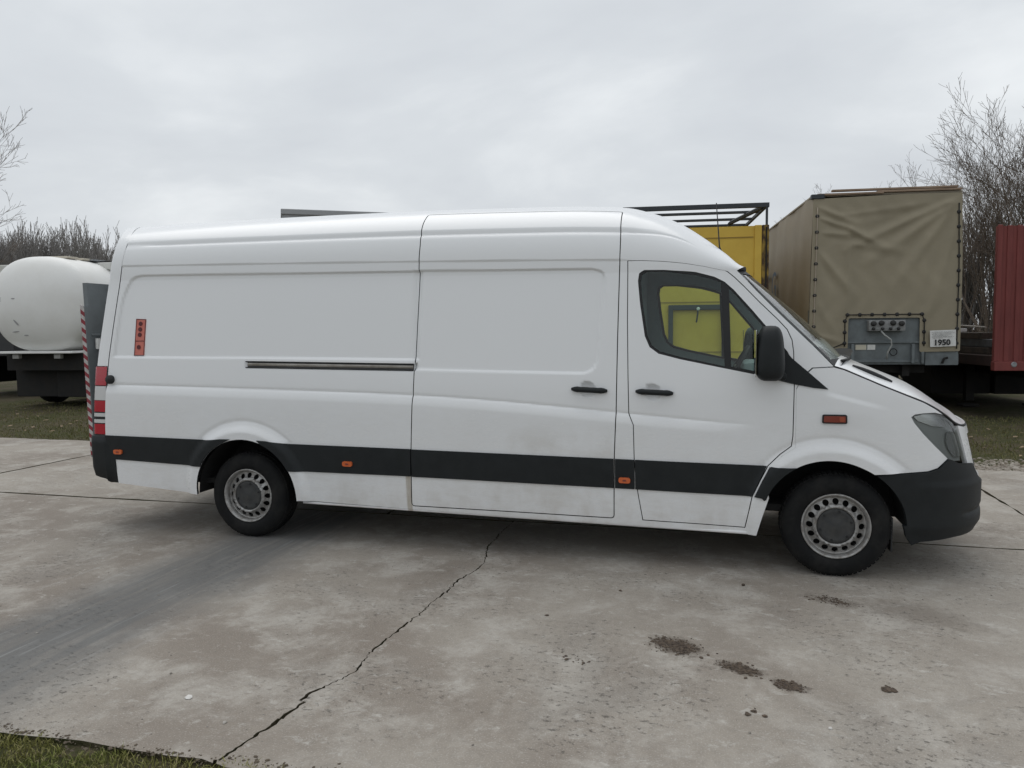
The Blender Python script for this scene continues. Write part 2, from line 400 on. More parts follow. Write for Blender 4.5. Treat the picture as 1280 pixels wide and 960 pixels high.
def grow(poly, d):
    """polygon offset outwards by d (inwards when negative)"""
    q = np.asarray(poly, float); n = len(q); area = sum(q[i][0]*q[(i+1)%n][1]-q[(i+1)%n][0]*q[i][1] for i in range(n)); s = 1 if area > 0 else -1
    o = []
    for i in range(n):
        a = q[i]-q[i-1]; b = q[(i+1)%n]-q[i]; a = a/np.linalg.norm(a); b = b/np.linalg.norm(b)
        na, nb = np.array([a[1], -a[0]])*s, np.array([b[1], -b[0]])*s; m = na+nb; m = m/max(.35, m@m/2)/2*1.0
        o.append(tuple(q[i]+m*d))
    return o
def arc(c, a0, a1, n=24, dr=0):
    return [(c[0]+(c[2]+dr)*math.cos(R(a0+(a1-a0)*i/n)), c[1]+(c[2]+dr)*math.sin(R(a0+(a1-a0)*i/n))) for i in range(n+1)]
G = .0058                                                                                # half a shut line
SLIDE = rounded([(1.43, 2.735), (2.15, 2.735), (2.908, 2.739), (2.921, 2.375), (2.919, 2.175), (2.909, 1.614), (2.902, 1.066), (2.891, .772), (2.887, .352), (2.267, .350), (1.381, .344),
         (1.394, .78), (1.419, 1.372), (1.442, 1.959), (1.452, 2.35)], .025, 4)
FDOOR = [(2.973, 2.168), (3.056, 2.174), (3.216, 2.174), (3.36, 2.165), (3.48, 2.14), (3.56, 2.10), (3.615, 2.058), (3.675, 2.008), (3.737, 1.946), (3.838, 1.839), (3.949, 1.729), (4.008, 1.662),
         (4.038, 1.594), (4.048, 1.517), (4.053, 1.305), (4.048, .973), (4.040, .905), (3.971, .849), (3.897, .771), (3.849, .672), (3.80, .562), (3.757, .344), (3.44, .350), (3.085, .352),
         (3.049, .561), (3.028, .767), (3.022, 1.01), (2.989, 1.086), (2.982, 1.342), (2.975, 1.724)]
WIN = [(3.043, 1.99), (3.05, 2.04), (3.085, 2.072), (3.217, 2.072), (3.427, 2.045), (3.547, 2.012), (3.614, 1.977), (3.671, 1.925), (3.788, 1.792), (3.879, 1.682), (3.939, 1.609), (4.010, 1.52),
       (4.036, 1.47), (4.036, 1.318), (3.891, 1.352), (3.588, 1.410), (3.328, 1.461), (3.185, 1.497), (3.126, 1.54), (3.093, 1.615), (3.059, 1.833)]
GLM = [(3.060, 1.985), (3.068, 2.03), (3.099, 2.052), (3.217, 2.052), (3.427, 2.026), (3.531, 1.998), (3.588, 1.979), (3.607, 1.618), (3.618, 1.418), (3.328, 1.477), (3.196, 1.513), (3.142, 1.551), (3.109, 1.621), (3.077, 1.832)]
GLQ = [(3.640, 1.935), (3.686, 1.890), (3.788, 1.768), (3.889, 1.648), (3.919, 1.600), (3.905, 1.372), (3.659, 1.417), (3.653, 1.618)]
PILL = [(3.690, 2.052), (3.755, 1.985), (3.813, 1.919), (3.938, 1.787), (4.062, 1.662), (4.184, 1.539), (4.289, 1.427)]
SEAMH = [(4.289, 1.427), (4.351, 1.408), (4.407, 1.384), (4.561, 1.316), (4.705, 1.258), (4.829, 1.208), (4.909, 1.166), (4.985, 1.118), (5.06, 1.068), (5.15, 1.045), (5.28, 1.04), (5.45, 1.045), (5.58, 1.05), (UNOSE, 1.05)]
HEADL = [(4.747, 1.115), (4.767, 1.128), (4.823, 1.136), (4.90, 1.138), (4.96, 1.118), (5.03, 1.072), (5.063, 1.036), (5.080, .967), (5.096, .894), (5.10, .817), (5.012, .825), (4.955, .853), (4.882, .93), (4.813, 1.012), (4.764, 1.078)]
REARU = ([.28, .763, 1.19, 1.362, 1.593, 1.856, 2.152, 2.4, 2.55, 2.7, 2.85, 3.0, 3.30], [-1.33, -1.327, -1.302, -1.289, -1.256, -1.216, -1.176, -1.158, -1.172, -1.225, -1.295, -1.345, -1.38])
van = empty('delivery_van'); tag(van, 'long white high-roof panel van standing on the cracked concrete', 'van')
# body: everything that is not a door, fender or hood, both halves in one shell
seam = [(float(pch(v, *REARU))+.004, v) for v in np.linspace(.766, VROOF, 40)][::-1]
low = [(-1.243, .766), (-1.236, .372), (-.46, .325)]
bo = seam + low + arc(ARC_R, 182, -2.5, 30) + [(.462, .330), (1.372, .318), (2.383, .308), (2.886, .312), (3.829, .298), (3.862, .42), (3.905, .56)] + \
     [(3.890, .64), (3.915, .764), (3.984, .840), (4.0645, .896), (4.0645, 1.0), (4.0645, 1.28), (4.10, 1.36), (4.16, 1.418), (4.289, 1.427)] + PILL[::-1][1:] + [(3.722, 2.3), (3.748, 2.6), (3.768, 2.95), (3.775, VROOF)]
P_, T_ = tri2d(bo, [grow(SLIDE, G+.0015), grow(FDOOR, G)], .016, .0105)
body = skin('body', P_, T_, SF, M_W, van, .02, (-1, 1), True, rim=M_GSK_SHADE)[0]  # edge faces black instead of white: shut-line shade put into the colour
# dark inner shell: cab lining with the window openings, wheel wells cut out
ins = [(-1.1, 3.29), (-1.15, .42)] + arc((-.012, .345, .50), 172, 8, 16) + [(3.74, .40)] + arc((4.285, .40, .50), 172, 60, 10) + [(4.45, 1.0), (4.3, 1.38), (3.70, 2.0), (3.72, 2.5), (3.76, 3.29)]
P_, T_ = tri2d(ins, [grow(WIN, .012)], .07, .05, .04)
skin('inner_lining', P_, T_, lambda u, v: S0(u, v, -.036), M_IN, van, 0, (-1, 1), True)
mb = MB(); mb.box(-1.25, 4.5, -.86, .86, .40, .44); mb.build('floor_pan', M_DK, van)
mb = MB(); mb.box(2.93, 2.96, -.80, .80, .44, 2.25); mb.build('bulkhead', M_IN, van)
for cu, cv, r0 in (ARC_R, ARC_F):       # wheel wells
    for s in (-1, 1):
        mb = MB(); n = 20; a = [(cu+(r0+(.012 if cu < 1 else .035))*math.cos(math.pi*i/n), cv-RAKE*cu+(r0+(.012 if cu < 1 else .035))*math.sin(math.pi*i/n)) for i in range(n+1)]
        a = [(a[0][0], .335)]+a+[(a[-1][0], .335)]
        v = [(x, s*.955, z) for x, z in a]+[(x, s*.60, z) for x, z in a]; k = len(a)
        mb.add(v, [(i, i+1, k+i+1, k+i) for i in range(k-1)]+[tuple(range(k, 2*k))]); mb.build('wheel_well', M_DK, van)
# sliding door and its mirror on the far side
P_, T_ = tri2d(grow(SLIDE, -G-.0005), [], .017, .0105)
for pl_ in (SLIDE, FDOOR):
    P2, T2 = tri2d(grow(pl_, .022), [grow(pl_, -.02)], .06, .06); skin('door_seal', P2, T2, lambda u, v: S0(u, v, -.0215, feat), M_GSK_SHADE, van, 0, (-1, 1))
sdoors = skin('sliding_door', P_, T_, SF, M_W, van, .02, (-1, 1), rim=M_GSK_SHADE)  # door edges blackened likewise, so the gaps read as shaded
P_, T_ = tri2d(grow(FDOOR, -G), [WIN], .022, .0105)
fdoors = skin('front_door', P_, T_, SF, M_W, van, .03, (-1, 1), rim=M_GSK_SHADE)
# black window surround, glass panes, divider
P_, T_ = tri2d(grow(WIN, -.001), [GLM, GLQ], .05, .05)
frm = skin('window_frame', P_, T_, lambda u, v: S0(u, v, -.006), M_GSK_SHADE, None, .02, (-1, 1))
P_, T_ = tri2d(grow(GLM, .004), [], .08, .08); g1 = skin('window_pane', P_, T_, lambda u, v: S0(u, v, -.010), M_GL, None, 0, (-1, 1))
P_, T_ = tri2d(grow(GLQ, .004), [], .08, .08); g2 = skin('quarter_window', P_, T_, lambda u, v: S0(u, v, -.010), M_GL, None, 0, (-1, 1))
tri = [(3.905, 1.640), (4.036, 1.478), (4.15, 1.378), (4.258, 1.281), (4.17, 1.288), (4.036, 1.312), (3.90, 1.345)]
P_, T_ = tri2d(tri, [], .03, .03); mt = skin('mirror_base', P_, T_, lambda u, v: S0(u, v, .008), M_BK, None, .03, (-1, 1))
for i in range(2):
    for q in (frm, g1, g2, mt): q[i].parent = fdoors[i]
# mirrors
def superell(mb, c, h, e=3.2, n=20, m=12, shape=None):
    v = []; f = []
    sg = lambda x, p: math.copysign(abs(x)**p, x)
    for i in range(m+1):
        a = -math.pi/2+math.pi*i/m
        for j in range(n):
            b = 2*math.pi*j/n; p = [sg(math.cos(a), 2/e)*sg(math.cos(b), 2/e), sg(math.cos(a), 2/e)*sg(math.sin(b), 2/e), sg(math.sin(a), 2/e)]
            if shape: p = shape(p)
            v.append((c[0]+p[0]*h[0], c[1]+p[1]*h[1], c[2]+p[2]*h[2]))
    for i in range(m):
        for j in range(n): f.append((i*n+j, i*n+(j+1)%n, (i+1)*n+(j+1)%n, (i+1)*n+j))
    return mb.add(v, f)
for i, s in enumerate((-1, 1)):
    mb = MB(); superell(mb, (3.892, s*1.135, 1.462), (.086, .125, .174), 3.6, 24, 16, lambda p: (p[0]*(1-.14*p[2])-.10*p[2]*0-(.18*max(0, p[0])*abs(p[1])), p[1]*(1-.06*p[2]), p[2]))
    o = mb.build('mirror_housing', M_BK, fdoors[i], True)
    mb = MB(); mb.box(3.90, 4.0, s*.93, s*1.06, 1.285, 1.335, .015); mb.build('mirror_arm', M_BK, fdoors[i], angle=40); mb = MB(); mb.box(3.89, 3.96, s*.94, s*1.05, 1.50, 1.53, .012); mb.build('mirror_arm', M_BK, fdoors[i], angle=40)
    mb = MB(); mb.box(3.800, 3.804, s*1.035, s*1.235, 1.315, 1.61, .001); mb.build('mirror_glass', M_MG, fdoors[i])
    # door handles
    for d, par in (((2.718, 1.242), sdoors[i]), ((3.161, 1.236), fdoors[i])):
        mb = MB(); c = S1(d[0], d[1], .022); L = .125; pts = []; rs = []
        for k in range(13):
            t = -1+k/6; pts.append((c[0]+t*L, s*(-c[1]-.010*t*t), c[2]-.004*t-RAKE*t*L)); rs.append(.0205*(1-.55*abs(t)**4) * (1.12 if abs(abs(t)-.72) < .2 else .95))
        mb.tube(pts, rs, 10); mb.build('door_handle', M_BK, par, True)
# black rub strip: one length per panel
def band(name, poly, par, off=.011, mat=None, sides=(-1, 1)):
    P, T = tri2d(poly, [], .03, .016); o = skin(name, P, T, lambda u, v: S0(u, v, off, lambda a, b: feat(a, b)*(1-0*a)) , mat or M_BK, None, .02, sides)
    for i, q in enumerate(o): q.parent = par[i] if isinstance(par, (list, tuple)) else par
    return o
vt, vb = lambda u: .772, lambda u: .572-.004*max(0, (abs(u-1.2)-.6))
def strip(u0, u1, t=.772, b=.568): return [(u0, b), (u1, b), (u1, t), (u0, t)]
aR = [p for p in arc(ARC_R, 178, 90, 40) if .553 < p[1] < .765]; aR2 = [p for p in arc(ARC_R, 2, 90, 40) if .553 < p[1] < .765]
band('rub_strip', [(-1.322, .772), (-1.245, .575), (-.405, .557)] + aR + [(-.12, .79), (-.2, .788), (-.352, .773)], van)
band('rub_strip', [(.388, .560), (1.386, .570), (1.390, .774), (.378, .771), (.2, .788), (.12, .79)] + aR2[::-1], van)
band('rub_strip', strip(1.396, 2.886), sdoors); band('rub_strip', strip(2.897, 3.030), van)
band('rub_strip', [(3.036, .568), (3.795, .562), (3.843, .672), (3.888, .770), (3.034, .772)], fdoors)
band('rub_strip', [(3.812, .562), (3.86, .555), (3.875, .54), (3.889, .55)] + [p for p in arc(ARC_F, 160, 120, 10)] + [(4.03, .765), (3.907, .765), (3.86, .672)], van)
# rocker lip along the bottom
for i, s in enumerate((-1, 1)):
    mb = MB(); mb.tube([(*(lambda q: (q[0], s*-q[1], q[2]))(S1(u, .312-.004*(u-.5)/3.3, .002)),) for u in np.linspace(.47, 3.82, 30)], .013, 6); mb.build('sill_lip', M_W, van, True)
# rail of the sliding door
mb = MB(); a, b = S1(.02, 1.378, -.012), S1(1.405, 1.378, -.012); mb.tube([a, b], .0125, 6); mb.build('door_rail', pm('worn_rail', (.40, .385, .36), .5, .4, col2=(.25, .23, .2), vscale=8), van)
for v_ in (1.400, 1.353):
    mb = MB(); mb.tube([S1(.0, v_, -.006), S1(1.41, v_, -.006)], .0042, 6); mb.build('rail_edge', M_GSK_SHADE, van)
P_, T_ = tri2d([(.003, 1.353), (1.409, 1.353), (1.409, 1.40), (.003, 1.40)], [], .1, .01); skin('rail_slot', P_, T_, lambda u, v: S0(u, v, -.0205), pm('rail_slot_grey', (.10, .10, .10), .6), van, 0)
# fender
fl = [(4.064, .905), (4.0, .868), (3.905, .768)] + [(3.91, .70), (4.04, .745)] + [p for p in arc(ARC_F, 123, 51, 26)] + [(4.596, .752), (4.733, .766), (4.821, .774), (4.879, .793), (4.948, .848)] + \
     grow(HEADL, .004)[::-1][2:] + [(4.760, 1.130)]
fl = [(4.0655, .896), (3.985, .840), (3.916, .766), (4.055, .757)] + [p for p in arc(ARC_F, 121, 55, 26)] + [(4.596, .754), (4.733, .766), (4.821, .774), (4.879, .793), (4.950, .849), (4.878, .928), (4.808, 1.010), (4.760, 1.077), (4.742, 1.115), (4.765, 1.132), (4.823, 1.140), (4.90, 1.142), (4.955, 1.128)] + \
     [(4.905, 1.162), (4.829, 1.204), (4.705, 1.254), (4.561, 1.312), (4.407, 1.380), (4.351, 1.404), (4.289, 1.421), (4.165, 1.412), (4.106, 1.354), (4.0655, 1.275), (4.0655, 1.0)]
P_, T_ = tri2d(fl, [], .02, .0105)
fend = skin('front_fender', P_, T_, SF, M_W, van, .02, (-1, 1))
# headlamps
for nm, off, m, pl in (('headlamp', -.03, M_HLD, HEADL), ('headlamp_cover', -.002, M_HLG, HEADL)):
    P_, T_ = tri2d(grow(pl, -.001), [], .03, .03); o = skin(nm, P_, T_, lambda u, v: S0(u, v, off), m, van if nm == 'headlamp' else None, 0 if nm == 'headlamp' else .02, (-1, 1))
    if nm == 'headlamp': hls = o
    else:
        for i in range(2): o[i].parent = hls[i]
for pl, off in (([(4.765, 1.118), (4.823, 1.130), (4.90, 1.130), (4.98, 1.09), (5.0, 1.04), (4.88, 1.055), (4.79, 1.09)], -.018), (rounded([(4.99, 1.02), (5.06, 1.01), (5.08, .90), (5.08, .84), (5.02, .85), (4.97, .93)], .05), -.016)):
    P_, T_ = tri2d(pl, [], .03, .03); o = skin('reflector', P_, T_, lambda u, v: S0(u, v, off), M_CHR, None, .01, (-1, 1))
    for i in range(2): o[i].parent = hls[i]
# front bumper, grille
bp_ = [(4.60, .748), (4.733, .760), (4.821, .768), (4.881, .787), (4.955, .846), (5.012, .818), (5.10, .808), (5.16, .80), (5.24, .66), (UNOSE, .64), (UNOSE, .30), (5.45, .305), (5.21, .34), (4.995, .335), (4.797, .315), (4.752, .29), (4.715, .345), (4.690, .42)] + arc(ARC_F, 3, 52, 10)
P_, T_ = tri2d(bp_, [], .03, .02)
def bumpf(u, v):
    return .010*sst(v, .72, .66)*sst(u, 4.7, 4.9) + .012*sst(v, .33, .42) - .016*np.exp(-((v-.485)/.016)**2)*sst(u, 5.0, 5.1)*(1-sst(u, 5.35, 5.4))
bump = skin('front_bumper', P_, T_, lambda u, v: S0(u, v, .004, bumpf), M_BK, van, .03, (-1, 1), True)[0]
P_, T_ = tri2d([(5.112, .805), (5.165, .80), (5.245, .668), (UNOSE, .648), (UNOSE, 1.035), (5.28, 1.03), (5.15, 1.035), (5.075, 1.05), (5.09, .967)], [[(5.20, .78), (5.27, .70), (UNOSE-.05, .69), (UNOSE-.05, .99), (5.20, .985)]], .04, .03)
skin('grille_surround', P_, T_, lambda u, v: S0(u, v, .006), M_W, van, .03, (-1, 1), True)
P_, T_ = tri2d([(5.19, .76), (5.27, .69), (UNOSE, .68), (UNOSE, 1.0), (5.19, .995)], [], .05, .05); skin('grille', P_, T_, lambda u, v: S0(u, v, -.03), M_DK, van, 0, (-1, 1), True)
for v_ in (.76, .83, .90):
    P_, T_ = tri2d([(5.205, v_), (UNOSE-.05, v_), (UNOSE-.05, v_+.03), (5.205, v_+.03)], [], .05, .03); skin('grille_bar', P_, T_, lambda u, v: S0(u, v, -.005), M_BK, van, .02, (-1, 1), True)
# hood: ribs between the two shut lines
hs = [(pch(t, np.linspace(0, 1, len(SEAMH)), [p[0] for p in SEAMH]), pch(t, np.linspace(0, 1, len(SEAMH)), [p[1] for p in SEAMH])) for t in np.linspace(0, 1, 61)]
E_ = [S1(float(a), float(b)) for a, b in hs]; nk = 33; v = []; f = []
x0, x1 = E_[0][0], E_[-1][0]
for i, p in enumerate(E_):
    t = (p[0]-x0)/(x1-x0); crown = .105*(1-t**6)+.028*math.exp(-((t-.86)/.10)**2)
    for k in range(nk):
        y = -1+2*k/(nk-1); sh = 1-abs(y)**2.6
        v.append((p[0]-.012*(t > .9)*(1-abs(y))**.2, -p[1]*y*.986, p[2]+.006+crown*sh))
for i in range(len(E_)-1):
    for k in range(nk-1): f.append((i*nk+k, (i+1)*nk+k, (i+1)*nk+k+1, i*nk+k+1))
hood = mesh('hood', v, f, M_W, van, True)
for s in (-1, 1):
    mb = MB(); mb.tube([np.array([q[0], s*-q[1]*.993, q[2]-.001]) for q in E_[3:]], .0075, 6); mb.build('hood_seal', M_GSK_SHADE, van, True)
for s in (-1, 1):       # air slots near the windscreen
    mb = MB(); L = []
    for k in range(9):
        t = k/8; x = 4.43+.24*t; e = np.interp(x, [p[0] for p in E_], [p[1] for p in E_]); zz = np.interp(x, [p[0] for p in E_], [p[2] for p in E_]); tt = (x-x0)/(x1-x0)
        L.append((x, abs(e)*.80, zz+.105*(1-tt**6)*(1-.80**2.6)+.005))
    mb.tube([(a, s*b, c) for a, b, c in L], [.004+.016*math.sin(math.pi*min(1, .12+k/8*.76)) for k in range(9)], 8); mb.build('air_slot', M_GSK_SHADE, hood, True)
# cowl, windscreen, wipers
Bc = S1(4.289, 1.427); Tc = S1(3.775, VROOF)+np.array([0, 0, -.012]); pl = [S1(*q) for q in PILL]; pt_ = np.linspace(0, 1, len(pl))
def wsp(t, s):          # t down the screen, s across (-1..1)
    e = np.array([pch(t, pt_, [q[j] for q in pl]) for j in range(3)]); c = np.array([Tc[0]+(Bc[0]+.20-Tc[0])*t+.03*math.sin(math.pi*t), 0, Tc[2]+(Bc[2]+.005-Tc[2])*t])
    w = 1-abs(s)**2.2
    return (e[0]+(c[0]-e[0])*w, e[1]*abs(s)*(1 if s < 0 else -1), e[2]+(c[2]-e[2])*w)
def wsgrid(name, t0, t1, s0, s1, n, m, mat, par, lift=0):
    v = [np.array(wsp(t0+(t1-t0)*i/n, s0+(s1-s0)*j/m))+np.array([lift*.7, 0, lift*.7]) for i in range(n+1) for j in range(m+1)]
    return mesh(name, v, [(i*(m+1)+j, (i+1)*(m+1)+j, (i+1)*(m+1)+j+1, i*(m+1)+j+1) for i in range(n) for j in range(m)], mat, par, True)
ws = wsgrid('windscreen', .0, 1.0, -1, 1, 16, 24, M_WS, van)
for s0, s1 in ((-1, -.955), (.955, 1)): wsgrid('screen_border', 0, 1, s0, s1, 16, 2, M_GSK_SHADE, ws, .004)
wsgrid('screen_border', 0, .06, -.955, .955, 2, 24, M_GSK_SHADE, ws, .004)
wsgrid('screen_border', .94, 1.0, -.955, .955, 2, 24, M_GSK_SHADE, ws, .004)
for a, b in ((-.86, -.05), (-.1, .62)):
    mb = MB(); mb.tube([np.array(wsp(.985, a+(b-a)*k/8))+np.array([.02, 0, .02]) for k in range(9)], .009, 6); mb.build('wiper', M_GSK_SHADE, ws, True)
v = []; f = []      # cowl panel between screen and hood
for k in range(25):
    s = -1+k/12; p = np.array(wsp(1.0, s)); y = p[1]; v += [p+np.array([-.01, 0, -.006]), (max(p[0]+.03, x0+.12*(1-abs(s)**6)), y*.995, E_[0][2]+.105*(1-abs(s)**2.6)-.012)]
mesh('cowl', v, [(2*k, 2*k+1, 2*k+3, 2*k+2) for k in range(24)], M_GSK_SHADE, van, True)
# cab inside
mb = MB(); mb.box(3.86, 4.40, -.86, .86, .75, 1.20, .08); mb.box(3.78, 4.0, -.80, .80, 1.10, 1.27, .06); mb.box(3.76, 3.95, .15, .70, 1.2, 1.36, .05); mb.build('dashboard', M_IN, van, angle=40)
mb = MB(); mb.tube([(3.72+.10*math.sin(t), .42+.20*math.cos(t), 1.30+.17*math.sin(t)) for t in np.linspace(0, 2*math.pi, 28)[:-1]], .017, 8, True); mb.tube([(3.72, .42, 1.30), (3.88, .42, 1.16)], .04, 8); mb.box(3.71, 3.74, .24, .60, 1.28, 1.32, .01); mb.build('steering_wheel', M_GSK_SHADE, van, True)
for y0, y1 in ((-.78, -.28), (-.26, .10), (.20, .70)):
    mb = MB(); mb.box(3.02, 3.16, y0, y1, .82, 1.42, .05); mb.box(3.05, 3.55, y0, y1, .72, .88, .05); mb.build('seat', pm('seat_cloth', (.03, .032, .036), .95), van, angle=40)
# antenna on the roof front
c = S1(3.60, 2.62); mb = MB(); c = np.array([3.585, -.50, float(S1(3.585, 2.62)[2])])
mb.tube([c+np.array([0, 0, -.03]), c+np.array([0, 0, .03]), c+np.array([-.006, 0, .06]), c+np.array([-.03, 0, .37])], [.016, .012, .005, .0035], 6); mb.build('antenna', M_GSK_SHADE, van, True)
# rear doors close the back: rows follow the body's rear edge
def RC(v, t, off=0):
    b = S1(float(pch(v, *REARU)), v); ph = t*math.pi; cc, ss = math.cos(ph), math.sin(ph)
    e_ = min(t, 1-t)/.08
    if e_ < 1: return np.array([b[0]-.004-.082*e_, (1 if t < .5 else -1)*(b[1]*(1-.006*e_*e_)-off*.6), b[2]])
    ph = (t-.08)/.84*math.pi; cc, ss = math.cos(ph), math.sin(ph)
    return np.array([b[0]-.086-(.075+off)*abs(ss)**.55, math.copysign(abs(cc)**.25, cc)*(b[1]*.994-off*.6), b[2]])
def rcgrid(name, v0, v1, t0, t1, n, m, mat, par, off=0, vs=None):
    vv = np.linspace(v0, v1, n+1) if vs is None else vs
    tt = [t0+(t1-t0)*j/m for j in range(m+1)]
    V = [RC(float(a), t, off) for a in vv for t in tt]
    return mesh(name, V, [(i*(m+1)+j, (i+1)*(m+1)+j, (i+1)*(m+1)+j+1, i*(m+1)+j+1) for i in range(len(vv)-1) for j in range(m)], mat, par, True)
tq = np.concatenate([np.linspace(0, .12, 10)])
for h, (t0, t1) in enumerate(((.0, .497), (.503, 1.0))):
    vv = np.linspace(.70, VROOF, 46); m = 24
    tt = [t0+(t1-t0)*(j/m)**(2 if h == 0 else .5) for j in range(m+1)]
    V = [RC(float(a), t) for a in vv for t in tt]
    mesh('rear_door', V, [(i*(m+1)+j, (i+1)*(m+1)+j, (i+1)*(m+1)+j+1, i*(m+1)+j+1) for i in range(len(vv)-1) for j in range(m)], M_W, van, True)
for s in (0, 1):
    tl = None
    for nm, a, b, m in (('tail_lamp', .770, 1.345, M_GSK_SHADE), ('red_lens', 1.185, 1.340, M_RED), ('clear_lens', 1.062, 1.178, M_CLR), ('red_lens', .965, 1.058, M_RED), ('clear_lens', .925, .955, M_CLR), ('clear_lens', .872, .902, M_CLR), ('red_lens', .778, .864, M_RED)):
        t0, t1 = (.0, .24) if s == 0 else (1-.24, 1.0)
        m_ = 14; tt = [t0+(t1-t0)*((j/m_)**2 if s == 0 else (j/m_)**.5) for j in range(m_+1)]; vv = np.linspace(a, b, 5); off = .006 if nm == 'tail_lamp' else .013
        V = [RC(float(q), t, off)-np.array([.002*0, 0, 0]) + np.array([.006 if nm != 'tail_lamp' else .003, 0, 0])*0 for q in vv for t in tt]
        o = mesh(nm, V, [(i*(m_+1)+j, (i+1)*(m_+1)+j, (i+1)*(m_+1)+j+1, i*(m_+1)+j+1) for i in range(4) for j in range(m_)], m, tl or van, True)
        if tl is None: tl = o
# rear bumper wraps the corner
V = []; prof = [(.385, -.06), (.368, -.01), (.385, .010), (.50, .022), (.70, .020), (.762, .014), (.772, -.03)]; cols = []
us = [-1.238, -1.27, -1.30]
for s in (-1, 1):
    pass
path = [(0, u) for u in us]+[(1, t) for t in ((j/16)**2*.5 for j in range(17))]
path = path + [(a, 1-b if a else b, 1) if a else (0, b, 1) for a, b in path[::-1][1:]]
for q in path:
    for vv, of in prof:
        lift_ = 0
        if q[0] == 0:
            p = S1(q[1], vv+lift_*.6, of); p = p if len(q) == 2 else p*np.array([1, -1, 1])
        else:
            p = RC(vv, q[1], of); p[0] -= .02*abs(math.sin(q[1]*math.pi))**.5; p[2] += (.055*abs(math.sin(q[1]*math.pi))**.35 if vv < .45 else 0)
            p[1] *= 1+.018*(of > 0)
        V.append(p)
k = len(prof); mesh('rear_bumper', V, [(i*k+j, i*k+j+1, (i+1)*k+j+1, (i+1)*k+j) for i in range(len(path)-1) for j in range(k-1)], M_BK, van, True)
mb = MB(); mb.box(-1.30, -1.1, -.8, .8, .42, .80); mb.build('rear_crossmember', M_DK, van)
# small things on the side
def decal(name, poly, off, mat, par, thick=.004, hole=[]):
    P, T = tri2d(poly, hole, .03, .03); return skin(name, P, T, lambda u, v: S0(u, v, off, feat), mat, par, thick)[0]
for (u, v), w, h in (((-1.195, .640), .04, .019), ((.88, .640), .04, .019), ((2.963, .628), .04, .019)):
    a = decal('side_marker_lamp', rounded([(u-w, v-h), (u+w, v-h), (u+w, v+h), (u-w, v+h)], .018), .026, M_ORG, van, .02)
    decal('lamp_centre', rounded([(u-.012, v-.006), (u+.012, v-.006), (u+.012, v+.006), (u-.012, v+.006)], .005), .029, M_ORGD, a, .004)
a = decal('side_indicator', rounded([(4.222, 1.062), (4.372, 1.064), (4.370, 1.122), (4.224, 1.120)], .012), .012, M_GSK_SHADE, fend[0], .02)
decal('indicator_lens', rounded([(4.231, 1.071), (4.363, 1.073), (4.361, 1.113), (4.233, 1.111)], .008), .017, M_ORGD, a, .008)
decal('indicator_centre', rounded([(4.325, 1.077), (4.355, 1.078), (4.354, 1.108), (4.324, 1.107)], .006), .020, pm('indicator_amber', (.34, .085, .045), .3, coat=.5), a, .005)
st = decal('lift_control_sticker', [(-1.046, 1.434), (-.949, 1.435), (-.934, 1.731), (-1.028, 1.734)], .003, M_STK, van, .003)
for a_, b_ in (((-1.043, 1.437), (-1.026, 1.731)), ((-.952, 1.438), (-.937, 1.728)), ((-1.046, 1.436), (-.949, 1.437)), ((-1.028, 1.732), (-.934, 1.729)), ((-1.037, 1.553), (-.944, 1.554))):
    mb = MB(); mb.tube([S1(*a_, -.0085), S1(*b_, -.0085)], .0030, 5); mb.build('sticker_border', M_STKD, st)
for q in ((-.985, 1.694), (-.988, 1.648), (-.992, 1.604), (-1.0, 1.503)):
    decal('sticker_button', [(q[0]+.018*math.cos(t), q[1]+.018*math.sin(t)) for t in np.linspace(0, 2*math.pi, 15)[:-1]], .007, M_STKD, st, .004)
c = S1(-1.262, 1.235); mb = MB(); mb.lathe([(.0, c[1]-.035), (.03, c[1]-.033), (.036, c[1]-.025), (.036, c[1]+.03)], 20, (c[0], 0, c[2])); mb.build('door_stop', M_GSK_SHADE, van, True)
# tail lift: platform folded upright behind the doors, hazard tape on its edge
LZ0, LZ1 = .58, 2.06
lx = lambda z: -1.565-.045*(z-.6)/1.4
mb = MB(); q = lambda z, y, d: (lx(z)+d, y, z)
for z0, z1, y in ((LZ0, 1.86, .885), (1.86, LZ1, .845)):
    v = [q(z, s*y, d) for z in (z0, z1) for s in (-1, 1) for d in (-.022, .022)]
    mb.add(v, [(0, 1, 3, 2), (4, 6, 7, 5), (0, 4, 5, 1), (2, 3, 7, 6), (0, 2, 6, 4), (1, 5, 7, 3)])
lift = mb.build('tail_lift_platform', M_LIFT, van)
mb = MB(); mb.tube([(lx(1.62)+.024, -.84, 1.62), (lx(1.62)+.024, .84, 1.62)], .012, 6); mb.build('platform_rib', M_LIFT, lift)
n = 17; zs = np.linspace(LZ0, 1.855, n+1)
for i in range(n):
    z0, z1 = zs[i], zs[i+1]; sl_ = .022
    for a, (m, lo_, hi_) in enumerate(((M_TR, 0, .5), (M_TW, .5, 1))):
        za, zb = z0+(z1-z0)*lo_, z0+(z1-z0)*hi_; w = .025
        v = [(lx(za)-w, -.8875, za+sl_), (lx(za)+w*.6, -.8875, za-sl_*.3), (lx(zb)+w*.6, -.8875, zb-sl_*.3), (lx(zb)-w, -.8875, zb+sl_)]
        v += [(p[0], -.870, p[2]) for p in v]
        mesh('hazard_stripe', v, [(0, 1, 2, 3), (4, 7, 6, 5), (0, 4, 5, 1), (2, 6, 7, 3), (0, 3, 7, 4), (1, 5, 6, 2)], m, lift)
for s in (-1, 1):
    mb = MB(); mb.box(-1.60, -1.36, s*.55, s*.62, .36, .62, .01); mb.tube([(-1.2, s*.58, .42), (-1.56, s*.58, .40)], .03, 8); mb.build('lift_arm', M_LIFT, van)
